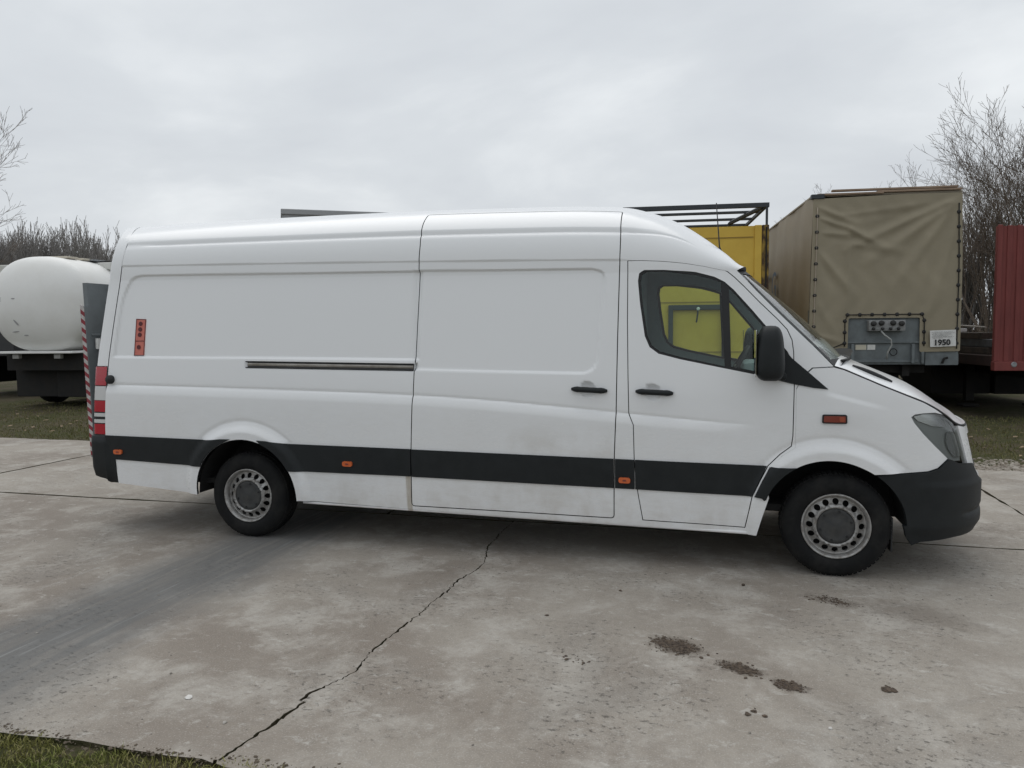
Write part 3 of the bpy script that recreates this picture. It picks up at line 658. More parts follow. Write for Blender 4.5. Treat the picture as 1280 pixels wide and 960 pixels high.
mb = MB(); mb.tube([(lx(1.52)+.05, -.80, 1.50), (lx(1.52)+.05, -.80, 1.59)], .02, 8); mb.build('platform_latch', pm('white_latch', (.7, .7, .68), .4), lift)
# wheels
def wheel(x, s, rz=0):
    w = empty('wheel', (x, s*.968, .337)); w.parent = van; w.rotation_euler = (0, 0, rz)
    t = s          # outer side
    d = lambda a: -a*s
    mb = MB(); pr = [(.209, .012), (.218, -.004), (.26, -.010), (.30, -.004), (.322, .012), (.332, .034), (.337, .06), (.338, .117), (.337, .174), (.332, .20), (.30, .235), (.214, .235)]
    mb.lathe([(r, d(h)) for r, h in (pr if s < 0 else pr[::-1])], 64); ty = mb.build('tyre', M_RUB, w, True)
    mb = MB()
    for k in range(64):     # tread blocks along the shoulder
        a = 2*math.pi*k/64
        for r_, h0, h1 in ((.3365, .036, .075), (.340, .085, .112), (.340, .122, .15)):
            b0, b1 = a-.036, a+.036; ins_ = .006
            v = []
            for rr in (r_-ins_-.004, r_+.003):
                for bb in (b0, b1):
                    for hh in (h0, h1): v.append((rr*math.cos(bb), d(hh), rr*math.sin(bb)))
            mb.add(v, [(0, 1, 3, 2), (4, 6, 7, 5), (0, 4, 5, 1), (2, 3, 7, 6), (0, 2, 6, 4), (1, 5, 7, 3)])
    mb.build('tread', M_RUB, ty)
    mb = MB(); pr = [(.214, .012), (.2135, .0), (.211, -.007), (.204, -.007), (.200, .002), (.193, .008), (.190, .022), (.187, .05), (.184, .14)]
    mb.lathe([(r, d(h)) for r, h in (pr if s < 0 else pr[::-1])], 64); rim = mb.build('rim', M_RIM, w, True)
    # pierced disc
    nh = 16; hol = [[(.159*math.cos(2*math.pi*k/nh)+.0200*math.cos(q), .159*math.sin(2*math.pi*k/nh)+.0200*math.sin(q)) for q in np.linspace(0, 2*math.pi, 13)[:-1]] for k in range(nh)]
    circ = lambda r, n: [(r*math.cos(q), r*math.sin(q)) for q in np.linspace(0, 2*math.pi, n+1)[:-1]]
    P, T = tri2d(circ(.1885, 64), hol+[circ(.116, 48)], .014, .014, .012)
    def dish(a, b):
        r = np.hypot(a, b); h = np.interp(r, [.116, .119, .124, .130, .136, .143, .172, .182, .189], [.012, .0, -.008, -.008, .004, .026, .040, .044, .040])
        return a, h-.004, b
    o = skin('disc', P, T, dish, M_RIM, rim, .006, (-1,))[0]
    if s > 0: o.scale = (1, -1, 1)
    mb = MB(); pr = [(.0, .0), (.03, .0), (.05, .006), (.09, .006), (.110, .002), (.117, .012), (.117, .05)]
    mb.lathe([(r, d(h)) for r, h in (pr if s < 0 else pr[::-1])], 40); cap = mb.build('hub_cap', pm('hub_grey', (.028, .030, .032), .6, col2=(.05, .05, .048), vscale=20), w, True)
    for k in range(6):
        a = 2*math.pi*k/6+.3; mb = MB(); mb.lathe([(.0, d(-.002)), (.008, d(-.002)), (.010, d(.012))], 8, (.098*math.cos(a), 0, .098*math.sin(a))); mb.build('wheel_bolt', M_GSK_SHADE, cap)
    mb = MB(); mb.lathe([(.0, d(.10)), (.19, d(.10))], 24); mb.build('brake_disc', M_DK, rim)
    return w
wheel(-.015, -1); wheel(4.32, -1); wheel(-.015, 1); wheel(4.32, 1)
mb = MB(); mb.tube([(-.015, -.8, .337), (-.015, .8, .337)], .06, 10); mb.tube([(4.32, -.8, .33), (4.32, .8, .33)], .05, 8); mb.box(-1.3, 4.6, -.45, -.37, .36, .42); mb.box(-1.3, 4.6, .37, .45, .36, .42); mb.tube([(0, 0, .36), (3.6, 0, .38)], .045, 8); mb.build('underframe', M_DK, van)
mb = MB(); mb.box(4.655, 4.665, -.93, -.72, .18, .40); mb.build('mud_flap', M_GSK_SHADE, van)
# ------------------------------------------------------------------ ground: earth and grass sheet, concrete slabs, loose dirt
def nodes(m): return m.node_tree, m.node_tree.nodes['Principled BSDF']
def nz(t, vec, scale, det=5, rough=.6, dist=0):
    n = t.nodes.new('ShaderNodeTexNoise'); n.inputs['Scale'].default_value = scale; n.inputs['Detail'].default_value = det; n.inputs['Roughness'].default_value = rough; n.inputs['Distortion'].default_value = dist
    t.links.new(vec, n.inputs['Vector']); return n.outputs['Fac']
def mr(t, val, a, b, c=0, d=1, smooth=True):
    n = t.nodes.new('ShaderNodeMapRange'); n.interpolation_type = 'SMOOTHSTEP' if smooth else 'LINEAR'
    for k, x in (('From Min', a), ('From Max', b), ('To Min', c), ('To Max', d)): n.inputs[k].default_value = x
    t.links.new(val, n.inputs['Value']); return n.outputs[0]
def mth(t, op, a, b):
    n = t.nodes.new('ShaderNodeMath'); n.operation = op
    for i, x in enumerate((a, b)):
        if isinstance(x, (int, float)): n.inputs[i].default_value = x
        else: t.links.new(x, n.inputs[i])
    return n.outputs[0]
def mixc(t, f, a, b, mode='MIX'):
    n = t.nodes.new('ShaderNodeMix'); n.data_type = 'RGBA'; n.blend_type = mode
    if isinstance(f, (int, float)): n.inputs['Factor'].default_value = f
    else: t.links.new(f, n.inputs['Factor'])
    for k, x in (('A', a), ('B', b)):
        if isinstance(x, tuple): n.inputs[k].default_value = (*x, 1)
        else: t.links.new(x, n.inputs[k])
    return n.outputs['Result']
def concrete_mat():
    m = bpy.data.materials.new('weathered_concrete'); m.use_nodes = True; t, b = nodes(m)
    g = t.nodes.new('ShaderNodeTexCoord').outputs['Object']; sp = t.nodes.new('ShaderNodeSeparateXYZ'); t.links.new(g, sp.inputs[0]); X, Y = sp.outputs['X'], sp.outputs['Y']
    big = nz(t, g, .55, 6, .6, .4); mid = nz(t, g, 2.6, 8, .68, .3); fine = nz(t, g, 26, 6, .7); grit = nz(t, g, 130, 3, .6)
    col = mixc(t, mr(t, big, .36, .64), (.215, .184, .153), (.318, .288, .248))
    col = mixc(t, mth(t, 'MULTIPLY', mr(t, mid, .44, .66), .85), col, (.398, .372, .333))
    col = mixc(t, mth(t, 'MULTIPLY', mr(t, nz(t, g, 1.3, 7, .7, .6), .50, .68), .5), col, (.235, .215, .190))
    # pale laitance flakes and dark pits in patches
    patch = mr(t, nz(t, g, 1.25, 6, .65, .5), .46, .60, .0, 1)
    mpn = t.nodes.new('ShaderNodeMapping'); mpn.inputs['Scale'].default_value = (.85, 1.2, 1); mpn.inputs['Rotation'].default_value = (0, 0, .3); t.links.new(g, mpn.inputs[0])
    pit = mth(t, 'MULTIPLY', mr(t, nz(t, mpn.outputs[0], 30, 8, .78), .555, .64), patch)
    col = mixc(t, mth(t, 'MULTIPLY', pit, .8), col, (.085, .075, .062))
    flake = mr(t, nz(t, mpn.outputs[0], 9, 9, .8, .4), .54, .66); col = mixc(t, mth(t, 'MULTIPLY', flake, .55), col, (.53, .51, .47))
    col = mixc(t, mth(t, 'MULTIPLY', mr(t, fine, .42, .70), .30), col, (.17, .155, .135))
    col = mixc(t, mth(t, 'MULTIPLY', mr(t, grit, .52, .72), .32), col, (.62, .60, .57))
    for cx, cy, sx_, sy_, k in ((3.375, -2.315, .17, .11, .8), (3.685, -2.515, .14, .065, .8), (3.90, -2.645, .10, .055, .8), (4.245, -1.43, .20, .09, .45), (4.7, -1.55, .35, .2, .3), (2.3, -.9, .7, .25, .25), (-.9, -.9, .8, .35, .3)):      # mud soaked into the surface
        q = t.nodes.new('ShaderNodeMapping'); q.vector_type = 'TEXTURE'; q.inputs['Location'].default_value = (cx, cy, 0); q.inputs['Rotation'].default_value = (0, 0, -.5); q.inputs['Scale'].default_value = (sx_, sy_, 1); t.links.new(g, q.inputs[0])
        ln = t.nodes.new('ShaderNodeVectorMath'); ln.operation = 'LENGTH'; t.links.new(q.outputs[0], ln.inputs[0])
        dd = mth(t, 'ADD', ln.outputs['Value'], mth(t, 'MULTIPLY', mth(t, 'SUBTRACT', nz(t, g, 16, 7, .75), .5), 2.2))
        col = mixc(t, mth(t, 'MULTIPLY', mr(t, dd, 1.15, .45), k), col, (.085, .066, .050))
    # dark tyre streak running out from under the van towards the grass
    sx = mth(t, 'ADD', X, mth(t, 'MULTIPLY', mth(t, 'SUBTRACT', nz(t, g, .9, 4, .6), .5), .5))
    d = mth(t, 'ABSOLUTE', mth(t, 'SUBTRACT', sx, mth(t, 'ADD', mth(t, 'MULTIPLY', Y, .03), .22)), 0)
    st = t.nodes.new('ShaderNodeMapping'); st.inputs['Scale'].default_value = (9, .5, 1); st.inputs['Rotation'].default_value = (0, 0, -.05); t.links.new(g, st.inputs[0])
    rub = nz(t, st.outputs[0], 1.6, 5, .65)
    band_ = mth(t, 'MULTIPLY', mr(t, d, .72, .16), mr(t, rub, .22, .62, .60, 1))
    band_ = mth(t, 'MULTIPLY', band_, mr(t, Y, 1.0, -.3))
    col = mixc(t, mth(t, 'MULTIPLY', band_, .86), col, (.112, .116, .117))
    light = mth(t, 'MULTIPLY', mr(t, rub, .56, .68), mr(t, mth(t, 'ABSOLUTE', mth(t, 'SUBTRACT', X, -.05), 0), 1.3, .3)); col = mixc(t, mth(t, 'MULTIPLY', light, .25), col, (.42, .42, .41))
    t.links.new(col, b.inputs['Base Color']); b.inputs['Specular IOR Level'].default_value = .35
    t.links.new(mr(t, mid, .3, .7, .72, .92), b.inputs['Roughness'])
    h = mth(t, 'ADD', mth(t, 'MULTIPLY', fine, .5), mth(t, 'MULTIPLY', grit, .35)); h = mth(t, 'SUBTRACT', h, mth(t, 'MULTIPLY', pit, .7)); h = mth(t, 'ADD', h, mth(t, 'MULTIPLY', flake, .15))
    bp = t.nodes.new('ShaderNodeBump'); bp.inputs['Strength'].default_value = .7; bp.inputs['Distance'].default_value = .006; t.links.new(h, bp.inputs['Height']); t.links.new(bp.outputs[0], b.inputs['Normal'])
    return m
M_CON = concrete_mat()
def earth_mat():
    m = bpy.data.materials.new('grassy_earth'); m.use_nodes = True; t, b = nodes(m); g = t.nodes.new('ShaderNodeTexCoord').outputs['Object']
    col = mixc(t, mr(t, nz(t, g, .8, 7, .65), .4, .62), (.055, .058, .022), (.085, .070, .045))
    col = mixc(t, mr(t, nz(t, g, 9, 6, .7), .5, .72), col, (.13, .105, .07))
    t.links.new(col, b.inputs['Base Color']); b.inputs['Roughness'].default_value = .95; b.inputs['Specular IOR Level'].default_value = .2
    bp = t.nodes.new('ShaderNodeBump'); bp.inputs['Strength'].default_value = 1; bp.inputs['Distance'].default_value = .03; t.links.new(nz(t, g, 22, 6, .7), bp.inputs['Height']); t.links.new(bp.outputs[0], b.inputs['Normal'])
    return m
M_EAR = earth_mat()
ax_ = np.concatenate([-np.geomspace(700, 14, 16), np.linspace(-13, 15, 57), np.geomspace(16, 700, 16)]); ay_ = np.concatenate([-np.geomspace(700, 9, 14), np.linspace(-8, 14, 45), np.geomspace(15, 700, 18)])
gx, gy = np.meshgrid(ax_, ay_); gz = -.05 + .012*np.sin(gx*1.7+gy*.9)*np.cos(gy*1.3) + np.where((gy > 3.3) | (gy < -3.4), .030, 0)
n0 = len(ax_); mesh('ground', np.stack([gx.ravel(), gy.ravel(), gz.ravel()], 1), [(j*n0+i, j*n0+i+1, (j+1)*n0+i+1, (j+1)*n0+i) for j in range(len(ay_)-1) for i in range(n0-1)], M_EAR, None, True)['kind'] = 'structure'
# concrete yard: two rows of slabs with broken joints
yard = empty('concrete_yard', (0, 0, 0)); yard['kind'] = 'structure'
def ragged(a, b, amp, step=.06, seed=0):
    r = np.random.default_rng(seed); a, b = np.array(a, float), np.array(b, float); L = np.linalg.norm(b-a); n = max(2, int(L/step)); t = np.linspace(0, 1, n+1); nrm = np.array([-(b-a)[1], (b-a)[0]])/L
    w = np.zeros(n+1)
    for k, am in ((3, .5), (9, .3), (27, .25), (n//2, .2)): w += am*np.interp(t, np.linspace(0, 1, k+2), r.normal(0, 1, k+2))
    w *= amp; w[0] = w[-1] = 0
    return [tuple(a+(b-a)*q+nrm*x) for q, x in zip(t, w)]
CRK = [(1.905, -.0), (1.90, -.40), (1.91, -.77), (1.985, -1.10), (2.005, -1.21), (1.99, -1.40), (1.945, -1.58), (1.955, -1.75), (1.94, -1.90), (1.93, -2.0), (1.92, -2.3), (1.905, -2.42), (1.90, -2.54), (1.88, -2.73), (1.90, -2.91), (1.91, -2.98), (1.87, -3.10), (1.81, -3.22), (1.82, -3.33), (1.80, -3.51), (1.77, -3.69), (1.745, -3.82)]
ck = []
r_ = np.random.default_rng(5)
for i in range(len(CRK)-1):
    a, b = np.array(CRK[i]), np.array(CRK[i+1]); k = max(1, int(np.linalg.norm(b-a)/.018))
    for j in range(k): ck.append(tuple(a+(b-a)*j/k+(r_.normal(0, .0055, 2) if j else 0)))
ck.append(CRK[-1])
wid = lambda y: max(.001, .0016+.0028*(.5+.5*math.sin(y*7.3+1))+.003*(y < -3.2)+.002*math.sin(y*23))
ckL = [(x-wid(y), y) for x, y in ck]; ckR = [(x+wid(y)+abs(r_.normal(0, .0035)), y) for x, y in ck]
midj = lambda x0, x1, s: ragged((x0, 0.012), (x1, 0.012), .012, .07, s)
Yn, Yf = -3.82, 3.43
def slab(poly):
    n = len(poly); v = [(x, y, 0) for x, y in poly]+[(x, y, -.14) for x, y in poly]
    ar = sum(poly[i][0]*poly[(i+1) % n][1]-poly[(i+1) % n][0]*poly[i][1] for i in range(n))
    if ar < 0: poly = poly[::-1]; v = [(x, y, 0) for x, y in poly]+[(x, y, -.14) for x, y in poly]
    f = [tuple(range(n))]+[(i, i+n, (i+1) % n+n, (i+1) % n) for i in range(n)]
    o = mesh('slab', v, f, M_CON, yard); o.data.materials.append(M_EAR); o.data.polygons.foreach_set('material_index', [0]+[1]*n)
    return o
J = lambda x, w=.013: [(x-w, x+w)]
# near row
slab(ragged((-9.0, Yn+.02), (-3.9, Yn), .02, .06, 1)[:-1]+ragged((-3.9, Yn), (1.745-.012, Yn), .022, .05, 2)[:-1]+ckL[::-1][:-1]+ragged((ckL[0][0], -.016), (-9.0, -.016), .010, .06, 3))
slab(ckR[::-1][::-1][:-1]+ragged(ckR[-1], (8.0, Yn), .02, .05, 4)[:-1]+ragged((8.0, Yn), (8.0, -.013), .01, .08, 5)[:-1]+ragged((8.0, -.013), ckR[0], .008, .06, 6)[:-1])
slab(ragged((8.03, Yn), (15, Yn), .02, .08, 7)[:-1]+[(15, Yn), (15, -.013), (8.03, -.013)])
# far row
fx = [-13.0, -4.62, .74, 6.13, 13.5]
for i in range(4):
    a, b = fx[i]+(.016 if i else 0), fx[i+1]-.016
    slab(ragged((a, .016), (b, .016), .010, .06, 10+i)[:-1]+ragged((b, .016), (b, Yf), .014, .06, 20+i)[:-1]+ragged((b, Yf), (a, Yf), .04, .05, 30+i)[:-1]+ragged((a, Yf), (a, .016), .012, .06, 40+i)[:-1])
# grass: blades
def blades(name, n, region, h, w, mat, label, keep=None, seed=1, z=-.03, lean=.6):
    r = np.random.default_rng(seed); x0, x1, y0, y1 = region
    X = r.uniform(x0, x1, n); Y = r.uniform(y0, y1, n)
    if keep is not None: k = keep(X, Y, r); X, Y = X[k], Y[k]
    n = len(X); a = r.uniform(0, 2*math.pi, n); hh = h*r.uniform(.4, 1.25, n); ln = r.uniform(.1, lean, n)*hh; b = r.uniform(0, 2*math.pi, n); ww = w*r.uniform(.6, 1.3, n)
    dx, dy = np.cos(a)*ww, np.sin(a)*ww; lx_, ly = np.cos(b)*ln, np.sin(b)*ln
    V = np.empty((n, 5, 3)); Z = np.full(n, z)
    V[:,0] = np.stack([X-dx, Y-dy, Z], 1); V[:,1] = np.stack([X+dx, Y+dy, Z], 1)
    V[:,2] = np.stack([X+dx*.7+lx_*.35, Y+dy*.7+ly*.35, Z+hh*.6], 1); V[:,3] = np.stack([X-dx*.7+lx_*.35, Y-dy*.7+ly*.35, Z+hh*.6], 1); V[:,4] = np.stack([X+lx_, Y+ly, Z+hh*.95], 1)
    F = []
    for i in range(n): q = 5*i; F += [(q, q+1, q+2, q+3), (q+3, q+2, q+4)]
    return tag(mesh(name, V.reshape(-1, 3), F, mat), label, 'grass', None, 'stuff')
def grass_mat(name, a, b, c):
    m = bpy.data.materials.new(name); m.use_nodes = True; t, s = nodes(m); g = t.nodes.new('ShaderNodeTexCoord').outputs['Object']
    col = mixc(t, mr(t, nz(t, g, 2.2, 5, .6), .38, .62), a, b); col = mixc(t, mr(t, nz(t, g, 60, 2, .5), .54, .66), col, c)
    t.links.new(col, s.inputs['Base Color']); s.inputs['Roughness'].default_value = .7; s.inputs['Specular IOR Level'].default_value = .25
    s.inputs['Subsurface Weight'].default_value = 0; return m
M_GR1 = grass_mat('mossy_grass', (.16, .19, .045), (.20, .195, .06), (.32, .28, .14)); M_GR2 = grass_mat('winter_grass', (.105, .118, .036), (.14, .128, .055), (.25, .215, .12))
r_ = np.random.default_rng(12); ex = np.linspace(-3, 4, 80); ey = np.interp(ex, ex, r_.normal(0, .03, 80))
blades('grass', 42000, (-1.5, 3.2, -4.75, -3.78), .030, .0026, M_GR1, 'short mossy grass along the near edge of the concrete', lambda X, Y, r: Y < -3.835+1.2*np.interp(X, ex, ey), 3, -.018, 1.3)
blades('grass', 60000, (-13, 11, 3.40, 9.5), .055, .006, M_GR2, 'rough winter grass in front of the parked trailers', lambda X, Y, r: (r.uniform(0, 1, len(X)) < np.where(Y < 6, 1, .6)) & ~((X > 5.6) & (Y < 4.45)) & (Y > 3.46+.05*np.sin(X*5)), 4, -.03, .8)
# crumbs, stones, leaves
def lumps(name, pts, sizes, mat, label, cat, flat=.6, seed=3, kind='stuff'):
    r = np.random.default_rng(seed); V = []; F = []
    base = [(1,0,0),(-1,0,0),(0,1,0),(0,-1,0),(0,0,1),(0,0,-1)]; tr = [(0,2,4),(2,1,4),(1,3,4),(3,0,4),(2,0,5),(1,2,5),(3,1,5),(0,3,5)]
    E = {}
    b2 = [np.array(p, float) for p in base]; t2 = []
    for t in tr:
        m = []
        for i in range(3):
            k = tuple(sorted((t[i], t[(i+1) % 3])))
            if k not in E: q = b2[k[0]]+b2[k[1]]; b2.append(q/np.linalg.norm(q)); E[k] = len(b2)-1
            m.append(E[k])
        t2 += [(t[0], m[0], m[2]), (t[1], m[1], m[0]), (t[2], m[2], m[1]), tuple(m)]
    B = np.array(b2)
    for (x, y, z), s in zip(pts, sizes):
        sc = s*np.array([r.uniform(.7, 1.4), r.uniform(.6, 1.1), flat*r.uniform(.6, 1.1)]); a = r.uniform(0, 6.28)
        P = B*(1+r.normal(0, .16, (len(B), 1)))*sc; P = np.stack([P[:,0]*math.cos(a)-P[:,1]*math.sin(a), P[:,0]*math.sin(a)+P[:,1]*math.cos(a), P[:,2]], 1)
        n = len(V); V += list(P+np.array([x, y, z+sc[2]*.45])); F += [tuple(i+n for i in t) for t in t2]
    return tag(mesh(name, V, F, mat, None), label, cat, None, kind)
M_DIRT = pm('dried_mud', (.048, .036, .028), .95, col2=(.12, .09, .065), vscale=60)
M_STN = pm('pale_stone', (.42, .40, .37), .9, col2=(.28, .26, .23), vscale=30); M_WST = pm('white_stone', (.72, .71, .68), .85, col2=(.55, .53, .5), vscale=30)
M_LEAF = pm('dead_leaf', (.20, .13, .075), .9, col2=(.32, .25, .17), vscale=8)
r_ = np.random.default_rng(21)
def cluster(cx, cy, sx, sy, n, ang=0):
    q = r_.normal(0, 1, (n, 2))*np.array([sx, sy]); c, s = math.cos(ang), math.sin(ang)
    return [(cx+a*c-b*s, cy+a*s+b*c, 0) for a, b in q]
for cx, cy, sx, sy, n, s, lab in ((3.375, -2.315, .075, .052, 700, .0048, 'largest clump of dried brown mud on the concrete'), (3.685, -2.515, .058, .030, 420, .0046, 'middle one of three mud clumps in a row on the concrete'), (3.90, -2.645, .042, .026, 320, .0046, 'smallest of the three mud clumps in a row, farthest right'),
       (4.245, -1.43, .075, .040, 300, .0038, 'thin scatter of mud crumbs in front of the front wheel'), (2.905, -2.60, .06, .03, 22, .006, 'few loose mud crumbs left of the largest clump'), (4.33, -2.57, .022, .016, 14, .011, 'single dark mud lump right of the mud clumps'), (3.72, -2.93, .022, .022, 9, .009, 'three dark crumbs below the row of mud clumps')):
    pts = cluster(cx, cy, sx*.8, sy*.8, n, -.5); lumps('mud_clump', pts, [s*float(np.clip(r_.lognormal(-.25, .55), .25, 2.6)) for _ in pts], M_DIRT, lab, 'mud', .55, int(n))
pts = [(x, y, 0) for x, y in zip(r_.uniform(-2, 6.5, 1500), r_.uniform(-3.8, -1.0, 1500))]; pts = [p for p in pts if math.sin(p[0]*1.9+1)*math.cos(p[1]*2.3)+r_.normal(0, .5) > .35]
lumps('loose_grit', pts, [float(np.clip(abs(r_.normal(.0022, .0022)), .001, .009)) for _ in pts], pm('grit', (.16, .145, .125), .95, col2=(.33, .31, .28), vscale=40), 'tiny grit and crumbs scattered over the concrete', 'grit', .7, 8)
for x, y, s, m, lab in ((1.31, -3.40, .016, M_WST, 'small white pebble on the concrete near the grass'), (2.645, -2.06, .010, M_DIRT, 'small dark pebble right of the long crack'), (3.0, -1.55, .013, M_DIRT, 'small dark lump on the concrete in front of the van'), (4.02, -3.0, .009, M_WST, 'small pale pebble below the mud clumps'), (3.74, -1.27, .014, M_DIRT, 'dark twig end beside the front tyre')):
    tag(lumps('pebble', [(x, y, 0)], [s], m, lab, 'pebble', .7, int(s*1e4)), kind='thing'); 
for o in bpy.data.objects:
    if o.get('kind') == 'thing': del o['kind']
pts = [(x, y, -.025) for x, y in zip(r_.uniform(5.6, 11, 5200), 3.47+np.abs(r_.normal(0, .42, 5200)))]
lumps('gravel_strip', [p for p in pts if p[1] < 4.5], [float(r_.uniform(.008, .028)) for _ in pts], pm('dusty_gravel', (.36, .33, .29), .95, col2=(.16, .13, .10), vscale=9), 'pale broken gravel strip along the far edge of the slabs', 'gravel', .6, 9)
pts = [(x, y, .0) for x, y in zip(r_.uniform(-13, 10, 260), r_.uniform(3.5, 7.5, 260))]
def leaves(name, pts, s, mat, label):
    r = np.random.default_rng(4); V = []; F = []
    for x, y, z in pts:
        a = r.uniform(0, 6.28); q = s*r.uniform(.6, 1.3); c, d = math.cos(a)*q, math.sin(a)*q; n = len(V); k = r.uniform(.2, .7)
        V += [(x-c, y-d, z+.005), (x+d*.5, y-c*.5, z+.02*k), (x+c, y+d, z+.03*k), (x-d*.5, y+c*.5, z+.035*k)]; F.append((n, n+1, n+2, n+3))
    return tag(mesh(name, V, F, mat), label, 'leaves', None, 'stuff')
leaves('fallen_leaves', pts, .05, M_LEAF, 'dead leaves lying in the grass before the trailers')

pts = [(float(x), -3.835+float(np.interp(x, ex, ey))*1.2+float(abs(r_.normal(0, .022))), .0) for x in r_.uniform(-1.2, 2.4, 700)]
lumps('soil_crumbs', pts, [float(np.clip(abs(r_.normal(.003, .003)), .0015, .012)) for _ in pts], pm('soil', (.075, .058, .042), .95, col2=(.13, .105, .075), vscale=50), 'soil crumbs spilt over the near edge of the concrete', 'soil', .6, 15)
tag(lumps('pebble', [(1.60, -3.55, 0)], [.010], M_STN, 'small grey pebble beside the lower end of the crack', 'pebble', .7, 77)); o_ = [q for q in bpy.data.objects if q.get('label') == 'small grey pebble beside the lower end of the crack'][0]; del o_['kind']
# ------------------------------------------------------------------ parked trailers behind the van
HD = R(5.6)
M_TRP = pm('tarpaulin', (.30, .262, .185), .72, col2=(.265, .232, .165), vscale=1.8, vdet=7, bump=.25, bscale=90)
M_TRP2 = pm('tarpaulin_side', (.30, .262, .20), .72, col2=(.265, .232, .178), vscale=1.2, bump=.2, bscale=60)
M_STEEL = pm('grey_blue_steel', (.155, .178, .185), .6, col2=(.10, .112, .115), vscale=5, lo=.4, hi=.75)
M_CHS = pm('chassis_black', (.009, .009, .009), .85, col2=(.018, .016, .014), vscale=7)
M_WOOD = pm('weathered_wood', (.34, .25, .18), .85, col2=(.20, .14, .10), vscale=6, stretch=(.4, 6, 6))
M_YEL = pm('yellow_paint', (.64, .43, .06), .55, col2=(.57, .37, .05), vscale=2.5, vdet=7)
M_RUST = pm('rust_flaked_paint', (.30, .20, .04), .85, col2=(.055, .032, .02), vscale=9, vdet=8, lo=.4, hi=.56, stretch=(1, 1, .5))
M_REDP = pm('dark_red_paint', (.20, .046, .040), .75, col2=(.15, .036, .032), vscale=3, stretch=(4, 1, .5))
M_TANK = pm('tank_white', (.80, .80, .78), .38, col2=(.71, .70, .665), vscale=1.1, vdet=7, lo=.45, hi=.85)
M_PAP = pm('white_paper', (.74, .74, .72), .7, col2=(.62, .62, .60), vscale=14); M_INK = pm('black_ink', (.02, .02, .02), .6); M_INKG = pm('grey_ink', (.30, .30, .30), .7)
M_BLUE = pm('faded_blue_lettering', (.10, .15, .22), .7); M_BOX = pm('box_grey', (.30, .31, .32), .5, col2=(.25, .26, .27), vscale=2)
M_ROPE = pm('pale_rope', (.42, .36, .29), .9); M_FRAME = pm('dark_frame_paint', (.030, .036, .042), .55)
def tx(s, size, mat, parent, M, ext=.001, bold=0, name='lettering'):
    c = bpy.data.curves.new(name, 'FONT'); c.body = s; c.size = size; c.extrude = ext; c.offset = bold; c.resolution_u = 3; o = bpy.data.objects.new(name, c); COL.objects.link(o)
    dg = bpy.context.evaluated_depsgraph_get(); me = bpy.data.meshes.new_from_object(o.evaluated_get(dg)); bpy.data.objects.remove(o); bpy.data.curves.remove(c)
    me.materials.clear(); me.materials.append(mat); q = bpy.data.objects.new(name, me); link(q, parent); q.matrix_basis = M; return q
FRONT = Matrix.Rotation(R(90), 4, 'X')          # text upright, facing -Y
def wheel_pair(par, y, x0, x1, r=.5):
    for x, s in ((x0, 1), (x1, -1)):
        mb = MB(); pr = [(.28, 0), (.30, -.01), (r-.05, -.01), (r-.01, .03), (r, .08), (r, .28), (r-.04, .34), (.28, .34)]
        mb.lathe([(a, b*s) for a, b in (pr if s > 0 else pr[::-1])], 28, (x, y, r), 'X'); t = mb.build('trailer_wheel', M_RUB, par, True)
        mb = MB(); mb.lathe([(0, .06*s), (.12, .05*s), (.14, .10*s), (.25, .12*s), (.29, .01*s)], 20, (x, y, r), 'X'); mb.build('rim', M_STEEL, t, True)
def chassis(par, L, z1, axles, w=2.5, name='chassis'):
    mb = MB()
    for x in (.75, 1.63): mb.box(x, x+.12, .15, L-.2, z1-.38, z1-.02)
    for y in np.linspace(.3, L-.4, 9): mb.box(.1, w-.1, y, y+.10, z1-.20, z1-.03)
    c = mb.build('chassis', M_CHS, par)
    for x in (.55, 1.80):
        mb = MB(); mb.box(x, x+.15, 2.5, 2.65, .12, z1-.1); mb.box(x-.08, x+.23, 2.42, 2.73, .0, .05); mb.build('landing_leg', M_CHS, par)
    for a in axles: wheel_pair(par, a, .05, w-.05)
    for a in axles:
        mb = MB(); mb.tube([(.3, a, .5), (w-.3, a, .5)], .07, 8); mb.build('axle', M_CHS, par)
    mb = MB(); mb.box(.05, 1.22, 3.0, 4.8, .22, z1-.1, .02); mb.build('light_block_left', M_CHS, par)  # this and the next: dark boxes added to block light under the deck
    mb = MB(); mb.box(1.26, w-.05, 2.9, 5.4, .22, z1-.1, .02); mb.build('light_block_right', M_CHS, par)
    mb = MB(); mb.box(.02, .06, 5.6, L-.3, .30, z1-.05); mb.build('light_block_panel', M_CHS, par)  # panels added on both sides to keep daylight out from underneath
    mb = MB(); mb.box(w-.06, w-.02, 5.6, L-.3, .30, z1-.05); mb.build('light_block_panel', M_CHS, par)
# --- trailer under the tan tarpaulin
t = empty('tarpaulin_trailer', (5.16, 8.39, 0), HD); tag(t, 'semi-trailer under a wrinkled tan tarpaulin, its front facing the van', 'trailer')
folds = [((2.45, 3.85), (.55, 3.0), .05, .035), ((2.45, 3.80), (.9, 2.75), .06, .03), ((2.4, 3.75), (1.35, 2.3), .06, .022), ((2.45, 3.6), (2.0, 1.9), .05, .02), ((.1, 3.75), (.75, 3.45), .04, .028), ((.15, 3.55), (.85, 3.3), .035, .03), ((.2, 3.3), (.95, 3.25), .04, .022),
         ((.1, 3.0), (.75, 2.2), .05, .025), ((.65, 3.35), (1.2, 3.05), .04, .03), ((.7, 3.1), (1.6, 2.95), .05, .02), ((.5, 3.6), (2.3, 3.8), .04, .012), ((.62, 3.2), (.62, 1.85), .03, .012), ((1.95, 3.2), (1.9, 1.9), .05, .012), ((.15, 1.5), (.62, 1.35), .04, .02), ((.05, 2.2), (.5, 1.45), .05, .014)]
